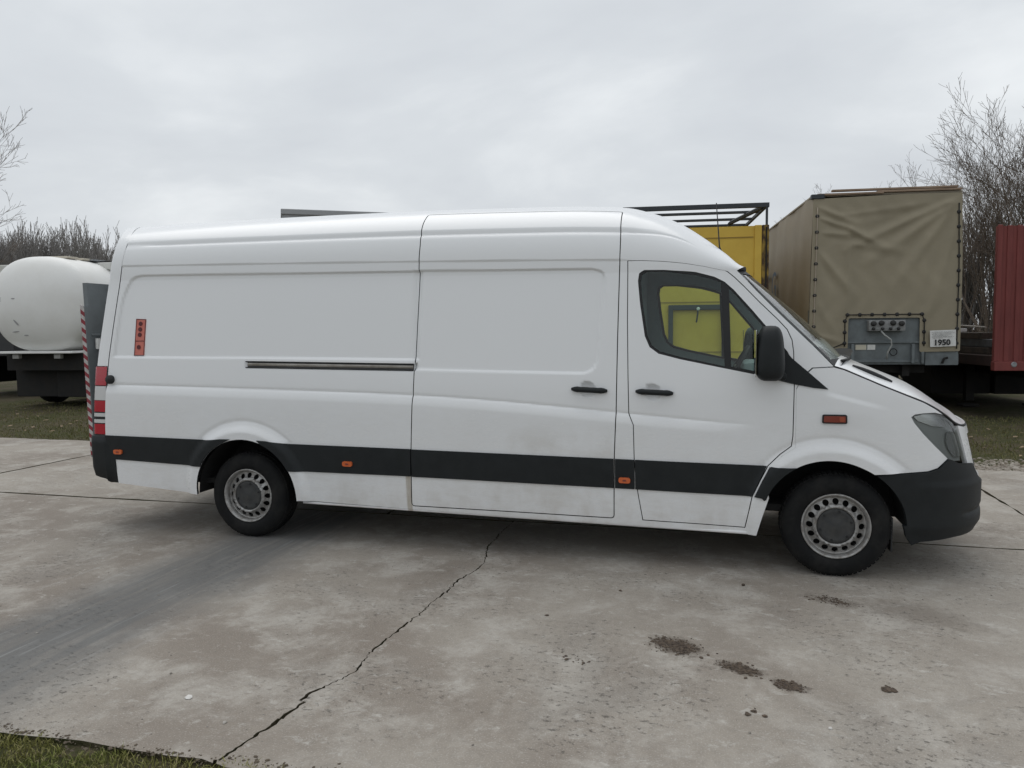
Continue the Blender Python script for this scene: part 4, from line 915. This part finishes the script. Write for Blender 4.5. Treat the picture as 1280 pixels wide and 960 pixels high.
def tarp(u, v):
    u = np.asarray(u, float); v = np.asarray(v, float); d = np.zeros(np.shape(u)); rr = np.random.default_rng(2)
    for (a, b), (c, e), w, h in folds:
        A = np.array([a, b]); D = np.array([c-a, e-b]); L = D@D; tt = ((u-a)*D[0]+(v-b)*D[1])/L; tc_ = np.clip(tt, 0, 1); nd = ((u-a)*D[1]-(v-b)*D[0])/math.sqrt(L); q = np.hypot(u-a-tc_*D[0], v-b-tc_*D[1]); sag = w*(1+.6*tc_)
        d = d + h*np.exp(-(q/sag)**2)*(.4+.6*np.sin(math.pi*np.clip(tc_*.8+.2, 0, 1))) - .6*h*np.exp(-((nd-sag*1.9)/(sag*1.2))**2)*np.sin(math.pi*tc_)
    d = d + .008*np.sin(u*5.3+v*2.1)*np.sin(v*3.7-u)+.004*np.sin(u*17+3*np.sin(v*5))
    edge = np.clip(np.minimum(u, 2.5-u)/.25, 0, 1)*np.clip((3.95-v)/.2, 0, 1)
    return u+.035*sst(v, 1.3, 3.9)*(1-u/2.5)-.03*sst(v, 2.5, 3.9)*u/2.5, -.035-d*edge*.85, v
out_ = [(.0, 1.22), (.655, 1.20), (.66, 1.80), (1.84, 1.80), (1.845, 1.20), (2.50, 1.21), (2.50, 3.93), (1.6, 3.935), (.0, 3.90)]
P_, T_ = tri2d(rounded(out_, .03, 3), [], .035, .03, .03); ft = skin('front_tarpaulin', P_, T_, tarp, M_TRP, t, .015)[0]
# hem round the cut-out and edge laces with eyelets
def td(u, v): return np.array([float(c) for c in tarp(u, v)])+np.array([0, -.012, 0])
eye = [(.075, z) for z in np.linspace(1.38, 3.6, 9)]+[(2.44, z) for z in np.linspace(1.35, 3.6, 10)]+[(x, 1.86) for x in np.linspace(.64, 1.87, 7)]+[(.60, z) for z in (1.36, 1.55, 1.75)]+[(1.91, z) for z in (1.36, 1.55, 1.75)]
for u, v in eye:
    c = td(u, v); mb = MB(); mb.lathe([(.0, -.006), (.024, -.010), (.034, .004), (.034, .02)][::-1], 10, tuple(c)); mb.build('eyelet', M_INK, ft, True)
for L in ([(.075, z) for z in np.linspace(1.3, 3.75, 22)], [(2.44, z) for z in np.linspace(1.25, 3.75, 22)], [(.60, 1.30), (.60, 1.75), (.64, 1.86), (1.2, 1.86), (1.87, 1.86), (1.91, 1.75), (1.91, 1.30)], [(.60, 1.36), (.38, 1.27), (.05, 1.24)]):
    mb = MB(); mb.tube([td(*q) for q in L], .009, 6); mb.build('lace_rope', M_ROPE if L[0][0] == .075 else M_CHS, ft, True)
v = []; f = []; ny = 60; nzz = 14         # long side sheets
for i in range(ny+1):
    for j in range(nzz+1): y = 13.6*i/ny; z = 1.15+2.8*j/nzz; v.append((.0+.012*math.sin(y*2.9)*math.sin(z*1.3)+.008*math.sin(y*7+z*2)+.035*j/nzz, y, z))
sidef = [(i*(nzz+1)+j, i*(nzz+1)+j+1, (i+1)*(nzz+1)+j+1, (i+1)*(nzz+1)+j) for i in range(ny) for j in range(nzz)]
so = mesh('side_tarpaulin', v, sidef, M_TRP2, t, True); mesh('side_tarpaulin', [(2.5-a, b, c) for a, b, c in v], [q[::-1] for q in sidef], M_TRP2, t, True)
mb = MB(); mb.box(.02, 2.48, .0, 13.6, 3.94, 3.97); mb.build('roof_tarpaulin', M_TRP2, t)
tx('G', .85, M_BLUE, so, Matrix.Translation((-.03, 3.75, 2.30)) @ Matrix.Rotation(R(-90), 4, 'Z') @ FRONT)
tx('C', .85, M_BLUE, so, Matrix.Translation((-.03, 4.6, 2.30)) @ Matrix.Rotation(R(-90), 4, 'Z') @ FRONT)
for z, y, a, b in ((3.955, -.05, .10, 1.2), (3.975, -.045, 1.1, 2.46), (4.02, -.03, .35, 2.40)):
    mb = MB(); mb.box(a, b, y, y+.09, z, z+.035, .006); mb.build('roof_batten', M_WOOD, t)
mb = MB(); mb.box(.0, .22, -.06, .05, 3.90, 3.98, .01); mb.build('corner_fitting', M_FRAME, t)
mb = MB(); mb.box(.0, 2.5, .02, .08, .98, 1.95); hb = mb.build('headboard', M_STEEL, t)
for a, b, c, d in ((.66, 1.84, 1.36, 1.385), (.66, 1.84, 1.02, 1.06)):
    mb = MB(); mb.box(a, b, -.02, .02, c, d); mb.build('headboard_rail', M_STEEL, hb)
for x in (.58, .74, 1.74, 1.90):
    mb = MB(); mb.box(x-.025, x+.025, -.05, .02, 1.0, 1.34 if x in (.74, 1.74) else 1.2, .008); mb.build('hinge_post', M_STEEL, hb)
mb = MB(); mb.box(1.95, 2.48, -.012, .02, .97, 1.20); mb.build('corner_plate', M_STEEL, hb)
mb = MB(); mb.tube([(2.22, -.03, 1.0), (2.24, -.05, 1.08), (2.30, -.05, 1.10)], .02, 6); mb.build('hook', M_CHS, hb)
mb = MB(); mb.box(.98, 1.58, -.13, .02, 1.57, 1.76, .012); cp = mb.build('connector_panel', pm('connector_grey', (.27, .28, .28), .6, col2=(.2, .2, .2), vscale=20), hb, angle=40)
for i, (x, z) in enumerate(((1.05, 1.70), (1.18, 1.71), (1.37, 1.71), (1.51, 1.70), (1.05, 1.61), (1.20, 1.61), (1.33, 1.61), (1.46, 1.61))):
    mb = MB(); r0 = .045 if i < 4 else .026; mb.lathe([(0, -.05), (r0*.7, -.05), (r0, -.04), (r0, .0)][::-1], 12, (x, -.13, z)); mb.build('socket', M_INK, cp, True)
mb = MB(); mb.tube([(1.18, -.14, 1.57), (1.22, -.20, 1.50), (1.33, -.18, 1.42), (1.35, -.16, 1.33), (1.30, -.12, 1.2), (1.29, -.10, 1.08)], .014, 6); mb.build('cable', pm('grey_cable', (.36, .37, .36), .6), cp, True)
mb = MB(); mb.tube([(1.42+.06*math.cos(a), -.03, 1.20+.06*math.sin(a)) for a in np.linspace(0, 2*math.pi, 16)[:-1]], .008, 5, True); mb.build('coiled_cable', M_CHS, cp, True)
for x0, x1, m in ((.80, .98, pm('cream_plate', (.55, .52, .42), .6)), (1.0, 1.13, M_PAP)):
    mb = MB(); mb.box(x0, x1, .008, .02, 1.24, 1.33); mb.build('type_plate', m, hb)
mb = MB(); mb.box(.45, 2.05, .3, 2.2, .82, .96); mb.box(1.15, 1.35, .9, 1.1, .74, .83); mb.build('kingpin_plate', M_CHS, t)
chassis(t, 13.6, 1.15, (8.8, 10.1, 11.4)); mb = MB(); mb.box(0, 2.5, .08, 13.6, 1.10, 1.16); mb.build('deck', M_CHS, t)
# paper notice 1950
pn = empty('paper_notice'); pn.matrix_world = t.matrix_basis @ Matrix.Translation((2.0, -.075, 1.285)) @ Matrix.Rotation(R(-1.5), 4, 'Y'); tag(pn, 'white paper notice reading 1950 pinned low on the tan tarpaulin', 'notice')
v = []; f = []
for i in range(9):
    for j in range(7): v.append((.42*i/8, -.006*math.sin(i*.7)-.012*(1-j/6)*(i == 0), .285*j/6+.004*i/8))
mesh('paper', v, [(i*7+j, (i+1)*7+j, (i+1)*7+j+1, i*7+j+1) for i in range(8) for j in range(6)], M_PAP, pn, True)
tx('1950', .135, M_INK, pn, Matrix.Translation((.055, -.016, .03)) @ FRONT, .0015, .005)
for z, a, b in ((.255, .03, .36), (.235, .05, .39), (.213, .03, .33), (.19, .05, .28), (.17, .03, .38), (.15, .05, .2)):
    mb = MB(); x = a
    while x < b: w = random.uniform(.015, .05); mb.box(x, min(b, x+w), -.014, -.010, z, z+.006); x += w+.01
    o = mb.build('print_line', M_INKG, pn); o['kind'] = 'stuff'
# --- yellow trailer with open roof frame
t = empty('yellow_trailer', (4.43-2.5*math.cos(HD), 7.84-2.5*math.sin(HD), 0), HD); tag(t, 'yellow box trailer with a bare dark roof frame, behind the cab', 'trailer')
mb = MB(); mb.box(0, 2.26, 0, .06, .95, 3.41); fb = mb.build('front_wall', M_YEL, t)
for z in (3.21, 2.10, 1.22):
    mb = MB(); mb.box(0.02, 2.24, -.012, .0, z, z+.018); mb.build('wall_seam', pm('yellow_shade', (.30, .19, .035), .7), fb)
for i in range(22):
    mb = MB(); mb.lathe([(0, -.012), (.010, -.010), (.014, .0)][::-1], 6, (.08+i*.10, 0, 1.97)); mb.build('rivet', M_YEL, fb)
mb = MB(); mb.box(2.26, 2.38, -.03, .10, .95, 3.42, .01); mb.build('corner_post', M_YEL, t)
mb = MB(); mb.box(2.385, 2.50, -.035, .12, .95, 3.42, .01); mb.build('rusty_post', M_RUST, t)
mb = MB(); mb.box(2.44, 2.465, -.05, -.036, 2.2, 3.38); mb.build('post_strip', M_CHS, t)
for x in (0, 2.44):
    mb = MB(); mb.box(x, x+.06, 0.13 if x else .07, 9, 1.0, 3.40); mb.build('side_wall', M_YEL, t)
for k, y in enumerate((-.03, .85, 1.75, 2.6, 3.5, 4.6)):
    mb = MB(); w = .05 if k == 0 else .028; mb.box(.0, 2.5, y, y+.07, 3.80-w*1.6, 3.80, .006); mb.build('roof_bow', M_FRAME, t)
for x in (0, 2.44):
    mb = MB(); mb.box(x, x+.05, .05, 9, 3.735, 3.785); mb.build('roof_rail', M_FRAME, t)
    mb = MB(); mb.box(x+.005, x+.04, -.02, .03, 3.40, 3.76); mb.build('frame_post', M_FRAME, t)
mb = MB(); mb.tube([(2.4, .1, 3.74), (2.05, 1.7, 3.70), (1.95, 1.75, 3.55)], .04, 6); mb.build('roof_brace', M_FRAME, t)
for a, b, c, d in ((.80, .88, .98, 2.06), (1.72, 1.80, .98, 2.06), (.88, 1.72, 1.97, 2.06)):
    mb = MB(); mb.box(a, b, -.09, -.013, c, d, .01); mb.build('hatch_frame', M_FRAME, t)
mb = MB(); mb.tube([(1.30, -.10, 1.97), (1.30, -.12, 1.9), (1.28, -.12, 1.75)], .015, 6); mb.build('hanging_strap', M_INK, t)
mb = MB(); mb.lathe([(0, -.02), (.03, -.01), (.03, .01), (0, .02)], 8, (1.31, -.12, 1.99)); mb.build('white_clip', M_PAP, t)
chassis(t, 9, 1.0, (6.8, 8.1)); mb = MB(); mb.box(0.07, 2.43, .07, 9, .97, 1.03); mb.build('deck', M_CHS, t)
# --- red flatbed at the right edge
t = empty('red_flatbed_trailer', (8.25, 8.84, 0), HD); tag(t, 'dark red flatbed trailer with a tall ribbed headboard at the right edge', 'trailer')
mb = MB(); mb.box(0, 2.5, .02, .08, .88, 3.36); hb = mb.build('headboard', M_REDP, t)
for i in range(16):
    x = .0+i*.157; mb = MB(); mb.box(x, x+.085, -.0, .024, 1.02, 3.37 if i else 3.385, .012); mb.build('headboard_rib', M_REDP, hb)
mb = MB(); mb.box(-.012, 2.512, -.06, .09, .86, 1.02, .01); mb.build('headboard_sill', M_REDP, hb)
mb = MB(); mb.box(-.0, .09, .09, 12.5, .93, 1.12, .01); mb.build('side_rail', pm('rust_red_rail', (.045, .022, .019), .8, col2=(.03, .02, .018), vscale=4), t)
mb = MB(); mb.box(2.41, 2.5, .09, 12.5, .93, 1.12, .01); mb.build('side_rail', MATS['rust_red_rail'], t)
for i in range(10):
    mb = MB(); mb.box(.10+i*.231, .10+i*.231+.225, .09, 12.5, 1.08, 1.125); mb.build('deck_plank', pm('old_deck_plank', (.07, .055, .045), .9, col2=(.13, .11, .09), vscale=3, stretch=(6, .5, 1)), t)
mb = MB(); mb.lathe([(0, -.07), (.04, -.07), (.05, -.06)][::-1], 10, (.30, 0, .97)); mb.build('tie_ring', M_ALU, t)
chassis(t, 12.5, 1.08, (8.6, 9.9, 11.2))
FB = t.matrix_basis
M_BEAM = pm('dark_steel_beam', (.035, .03, .027), .75, col2=(.09, .07, .055), vscale=5)
for x0, x1, z0, z1, y0, y1, m, lab in ((.12, .36, 1.13, 1.25, .5, 7.0, M_BEAM, 'rusty dark beam lowest on the red flatbed'), (.14, .34, 1.26, 1.40, .35, 6.0, pm('grey_beam', (.10, .11, .125), .6, col2=(.06, .065, .07), vscale=4), 'dark grey beam second in the pile on the red flatbed'),
        (.12, .38, 1.41, 1.52, .8, 7.5, M_BEAM, 'brown beam third from the bottom of the flatbed pile'), (.16, .30, 1.53, 1.60, 1.9, 5.0, pm('pale_board', (.62, .63, .62), .6), 'pale white board on top of the pile on the red flatbed')):
    o = MB().box(x0, x1, y0, y1, z0, z1, .01).build('beam', m); o.matrix_world = FB.copy(); tag(o, lab, 'beam', 'beams piled on the red flatbed')
o = MB(); o.tube([(.05, 3.2, 1.83), (.08, 2.6, 1.74), (.10, 1.8, 1.66), (.10, .6, 1.62)], .018, 6); o = o.build('hose', pm('pale_hose', (.45, .43, .40), .7), None, True); o.matrix_world = FB.copy(); tag(o, 'thin pale hose sagging over the pile on the red flatbed', 'hose')
# --- white tanker at the left
t = empty('tanker_trailer', (-10.95, 7.20, 0), HD); tag(t, 'dirty white tanker trailer with a domed end, left of the van', 'tanker')
pr = [(math.sin(a), .5-.5*math.cos(a)) for a in np.linspace(.02, math.pi/2, 18)]+[(1, y) for y in (1.5, 3, 5, 7, 9)]+[(math.cos(a), 9+.42*math.sin(a)) for a in np.linspace(.1, math.pi/2-.02, 8)]
v = []; nn = 72; sg_ = lambda c, p: math.copysign(abs(c)**p, c)
for r, h in pr:
    for k in range(nn): a = 2*math.pi*k/nn; v.append((1.20*r*sg_(math.cos(a), .82), h, 2.33+1.06*r*sg_(math.sin(a), .82)))
f = [(i*nn+k, (i+1)*nn+k, (i+1)*nn+(k+1) % nn, i*nn+(k+1) % nn) for i in range(len(pr)-1) for k in range(nn)]+[tuple(range(nn))]
tk = mesh('tank', v, [q[::-1] for q in f], M_TANK, t, True)
for y in (3.2, 6.2, 9.0):
    mb = MB(); mb.tube([(1.205*sg_(math.cos(a), .82), y, 2.33+1.065*sg_(math.sin(a), .82)) for a in np.linspace(0, 2*math.pi, 65)[:-1]], .012, 6, True); mb.build('weld_band', M_TANK, tk, True)
mb = MB(); mb.box(.10, .62, 1.4, 8.6, 3.36, 3.40); mb.build('walkway', M_ALU, t)
mb = MB(); mb.box(.44, .98, 1.5, 3.2, 3.16, 3.33, .02); mb.build('valve_cabinet', pm('cabinet_white', (.60, .60, .57), .5), t)
for y in (1.6, 3.0): mb = MB(); mb.box(.58, .86, y, y+.06, 3.02, 3.37); mb.build('cabinet_bracket', M_CHS, t)
mb = MB(); mb.lathe([(0, 3.5), (.3, 3.5), (.3, 3.36)], 20, (-.05, 4.8, 0), 'Z'); mb.build('manhole', M_ALU, t)
for y in (.7, 1.2): mb = MB(); mb.box(.0, .5, y, y+.35, 3.36, 3.41, .01); mb.build('top_hatch', pm('cream_hatch', (.5, .46, .38), .6), t)
mb = MB(); mb.box(-.92, .92, .16, 9.2, 1.235, 1.285, .01); mb.build('tank_saddle', M_TANK, t)
for x in (-.62, .42): mb = MB(); mb.box(x, x+.16, .24, .34, 1.12, 1.22, .01); mb.build('saddle_bracket', pm('bracket_grey', (.3, .3, .29), .6), t)
mb = MB(); mb.box(-1.0, 1.0, .5, 9, .85, 1.23); mb.build('chassis', M_CHS, t)
q = empty('wheel_mount'); bpy.data.objects.remove(q)
for a in (6.2, 7.5): wheel_pair(t, a, -1.15, 1.15)
for a in (1.9, 3.2): wheel_pair(t, a, -1.15, 1.15)
mb = MB(); mb.box(-1.15, -.05, .9, 1.4, .22, 1.1, .02); mb.build('light_block_tank_left', M_CHS, t); mb = MB(); mb.box(.0, 1.15, .8, 1.4, .22, 1.1, .02); mb.build('light_block_tank_right', M_CHS, t)  # closed dark boxes added beneath the tank to hold back light
mb = MB(); mb.box(-.80, -.46, .10, .13, 2.38, 2.48); o = mb.build('faded_plate', pm('faded_plate', (.42, .44, .44), .6), t)
for x, z, w, h, a in ((-.32, 2.44, .05, .012, 0), (-.30, 1.92, .09, .02, -.8), (-.36, 1.72, .10, .012, .1), (-.12, 1.64, .06, .012, 0), (-.85, 2.05, .05, .02, .2)):
    y = .5-.5*math.sqrt(max(0, 1-((abs(x)/1.2)**2.44+(abs(z-2.33)/1.06)**2.44)**(2/2.44)))-.006; mb = MB(); mb.add([(x+math.cos(k)*w*math.cos(a)-math.sin(k)*h*math.sin(a), y-.004+.02*abs(math.cos(k))*0, z+math.cos(k)*w*math.sin(a)+math.sin(k)*h*math.cos(a)) for k in np.linspace(0, 6.28, 11)[:-1]], [tuple(range(10))]); mb.build('scuff', M_INKG, tk)
# --- white box trailer beyond the tanker, and a grey one behind the van
t = empty('curtain_trailer', (-14.34, 9.91, 0), HD); tag(t, 'trailer with a white roof edge cut off by the left edge, beyond the tanker', 'trailer')
mb = MB(); mb.box(-2.5, 0, 0, 9, 1.1, 3.40, .03); b_ = mb.build('curtain_side', pm('dark_curtain', (.035, .037, .04), .7, col2=(.05, .05, .05), vscale=2), t)
mb = MB(); mb.box(-2.53, .03, -.03, 9.03, 3.20, 3.49, .02); mb.build('roof_edge', pm('box_white', (.66, .66, .63), .5, col2=(.56, .55, .5), vscale=1.5), t)
for x in (-2.4, -.4): mb = MB(); mb.box(x, x+.3, 1, 8, .3, 1.1); mb.build('side_skirt', M_CHS, t)
t = empty('grey_box_trailer', (-4.70, 7.32, 0), R(31.7)); tag(t, 'grey box trailer whose roof edge just shows above the van roof', 'trailer')
mb = MB(); mb.box(0, 4.6, 0, 2.4, 1.0, 3.99, .02); mb.build('box', M_BOX, t); mb = MB(); mb.box(-.02, 4.62, -.03, 2.43, 3.96, 4.07, .015); mb.build('roof_edge', pm('roof_edge_grey', (.33, .34, .35), .5), t)
mb = MB(); mb.box(.2, 4.4, .3, 2.1, .45, 1.0); mb.build('chassis', M_CHS, t)
# ------------------------------------------------------------------ bare winter trees
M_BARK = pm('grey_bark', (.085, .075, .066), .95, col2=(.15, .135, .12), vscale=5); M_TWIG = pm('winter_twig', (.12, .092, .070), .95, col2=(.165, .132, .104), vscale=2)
M_TWIG2 = pm('far_twig_hazed', (.25, .235, .222), .95, col2=(.31, .295, .28), vscale=.6)  # paler and greyer than the near twigs: distance haze put into the colour
def tree_mesh(seed, H, spread, up, nmain, thin=1.0, stem=.3, levels=4):
    """trunk and crown of a bare tree: a short stem dividing into long rising limbs, boughs and twigs"""
    r = random.Random(seed); TV = MB(); CV = MB()
    def run(p, d, L, rad, lev, seg, wob):
        n = max(2, int(L/seg)); pts = [p]; q = Vector(p); dd = d.normalized()
        for i in range(n):
            dd = (dd+Vector((r.gauss(0, wob), r.gauss(0, wob), r.gauss(0, wob*.6)+up*.05))).normalized(); q = q+dd*(L/n); pts.append(q.copy())
        rs = [max(.0045*thin, rad*(1-.80*i/n)) for i in range(n+1)]
        (TV if lev == 0 else CV).tube(pts, rs, 8 if lev == 0 else (5 if lev == 1 else 3), cap=False)
        return pts, rs, n
    def kids(pts, rs, n, L, lev, count, t0, l0, l1, a0):
        for k in range(count):
            t = t0+(.97-t0)*((k+r.random())/count); i = min(n-1, int(t*n)); base = pts[i].lerp(pts[i+1], t*n-i); axis = (pts[i+1]-pts[i]).normalized()
            o = axis.orthogonal().normalized(); o.rotate(Matrix.Rotation(r.uniform(0, 6.283), 3, axis)); a = a0*r.uniform(.6, 1.3); nd = axis*math.cos(a)+o*math.sin(a); nd.z += .12*up
            grow_(base, nd, L*(1-.55*t)*r.uniform(l0, l1), max(.005*thin, rs[i]*r.uniform(.5, .7)), lev+1)
    def grow_(p, d, L, rad, lev):
        pts, rs, n = run(p, d, L, rad, lev, (.7, .5, .3, .18, .12)[lev], (.03, .045, .055, .07, .08)[lev])
        if lev >= levels or L < .25: return
        if lev == 1: kids(pts, rs, n, L, 1, 10, .15, .45, .75, spread)
        elif lev == 2: kids(pts, rs, n, L, 2, 7, .12, .42, .70, spread*1.0)
        elif lev == 3: kids(pts, rs, n, L, 3, 4, .2, .4, .7, spread*1.0)
    pts, rs, n = run(Vector((0, 0, -.1)), Vector((r.gauss(0, .05), r.gauss(0, .05), 1)), H*stem, H*.014*max(1, thin*.6), 0, .5, .03)
    for k in range(nmain):
        t = .55+.45*(k+.5)/nmain; i = min(n-1, int(t*n)); az = k*2.4+r.uniform(-.4, .4); a = r.uniform(.10, .75)*spread*1.25; nd = Vector((math.cos(az)*math.sin(a), math.sin(az)*math.sin(a), math.cos(a)))
        grow_(pts[i], nd, H*(1-stem*t)*r.uniform(.72, 1.0), rs[i]*r.uniform(.5, .75), 1)
    return TV, CV
def proto(seed, H, spread, up, nmain, thin, twig, stem=.3, levels=4):
    a, b = tree_mesh(seed, H, spread, up, nmain, thin, stem, levels); t = empty('bare_tree'); a.build('trunk', M_BARK, t, True); b.build('crown', twig, t, True); return t
def place(pr, first, x, y, rz, s, label, group):
    o = pr if first else copy_tree(pr); o.location = (x, y, -.05); o.rotation_euler = (0, 0, rz); o.scale = (s, s, s); tag(o, label, 'tree', group); return o
big = [proto(11+i, 12, .66, .7, 8, 1.5, M_TWIG, .20) for i in range(3)]
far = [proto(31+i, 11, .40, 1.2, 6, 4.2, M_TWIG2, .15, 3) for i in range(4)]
used = set()
def put(lst, i, *a):
    f = (id(lst), i) not in used; used.add((id(lst), i)); return place(lst[i], f, *a)
GB = 'bare trees behind the trailers'
put(big, 0, 16.4, 28.0, .3, .84, 'tallest bare tree at the right edge, rising behind the red headboard', GB)
put(big, 1, 14.5, 30.0, 1.9, .72, 'bare tree standing just right of the tarpaulin trailer roof', GB)
put(big, 2, 18.2, 30.5, 2.6, .92, 'bare tree cut off by the right edge, behind the tallest one', GB)
put(big, 1, 16.6, 32.0, 5.0, .88, 'bare tree between the tallest one and the tarpaulin trailer', GB)
put(big, 0, 17.4, 29.0, 4.2, .84, 'bare tree close beside the tallest one, its twigs crossing it', GB)
put(big, 2, 13.4, 44.0, 4.0, .80, 'distant bare tree whose twig tips show over the tarpaulin roof', GB)
put(big, 0, 10.6, 46.0, 2.2, .78, 'distant bare tree showing only faint tips left over the tarpaulin roof', GB)
put(big, 0, -22.0, 13.3, 3.4, .70, 'nearest bare tree at the left edge with crooked bare branches', None)
r_ = random.Random(3)
for k in range(36):
    s_ = -11+(k % 18)*.84+r_.uniform(-.4, .4); d_ = (k//18)*5+r_.uniform(-2, 3)
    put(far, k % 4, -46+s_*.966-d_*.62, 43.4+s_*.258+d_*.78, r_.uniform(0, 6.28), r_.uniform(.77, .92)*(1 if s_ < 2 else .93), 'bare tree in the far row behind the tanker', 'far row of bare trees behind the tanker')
for k in range(14):
    put(far, k % 4, 10.5+k*.75+r_.uniform(-.4, .4), 34+r_.uniform(-3, 6), r_.uniform(0, 6.28), r_.uniform(.42, .62), 'thin bare tree in the thicket between tarpaulin and red trailer', 'thin trees in the right thicket')
# undergrowth: dense stems that read as one mass
def thicket(name, n, region, h, label, mat, seed=5):
    r = np.random.default_rng(seed); V = []; F = []
    x0, x1, y0, y1 = region
    for k in range(n):
        x, y = r.uniform(x0, x1), r.uniform(y0, y1); q = np.array([x, y, -.1]); w = r.uniform(.012, .035); d = np.array([r.normal(0, .18), r.normal(0, .18), 1.]); L = h*r.uniform(.4, 1.1); m = 5; n0 = len(V)
        for i in range(m+1):
            s = w*(1-.8*i/m); V += [q+np.array([s, 0, 0]), q+np.array([-s*.5, s*.87, 0]), q+np.array([-s*.5, -s*.87, 0])]
            d = d+r.normal(0, .22, 3)*np.array([1, 1, .3]); q = q+d/np.linalg.norm(d)*L/m
        for i in range(m):
            for j in range(3): F.append((n0+3*i+j, n0+3*i+(j+1) % 3, n0+3*i+3+(j+1) % 3, n0+3*i+3+j))
    return tag(mesh(name, V, F, mat), label, 'undergrowth', None, 'stuff')
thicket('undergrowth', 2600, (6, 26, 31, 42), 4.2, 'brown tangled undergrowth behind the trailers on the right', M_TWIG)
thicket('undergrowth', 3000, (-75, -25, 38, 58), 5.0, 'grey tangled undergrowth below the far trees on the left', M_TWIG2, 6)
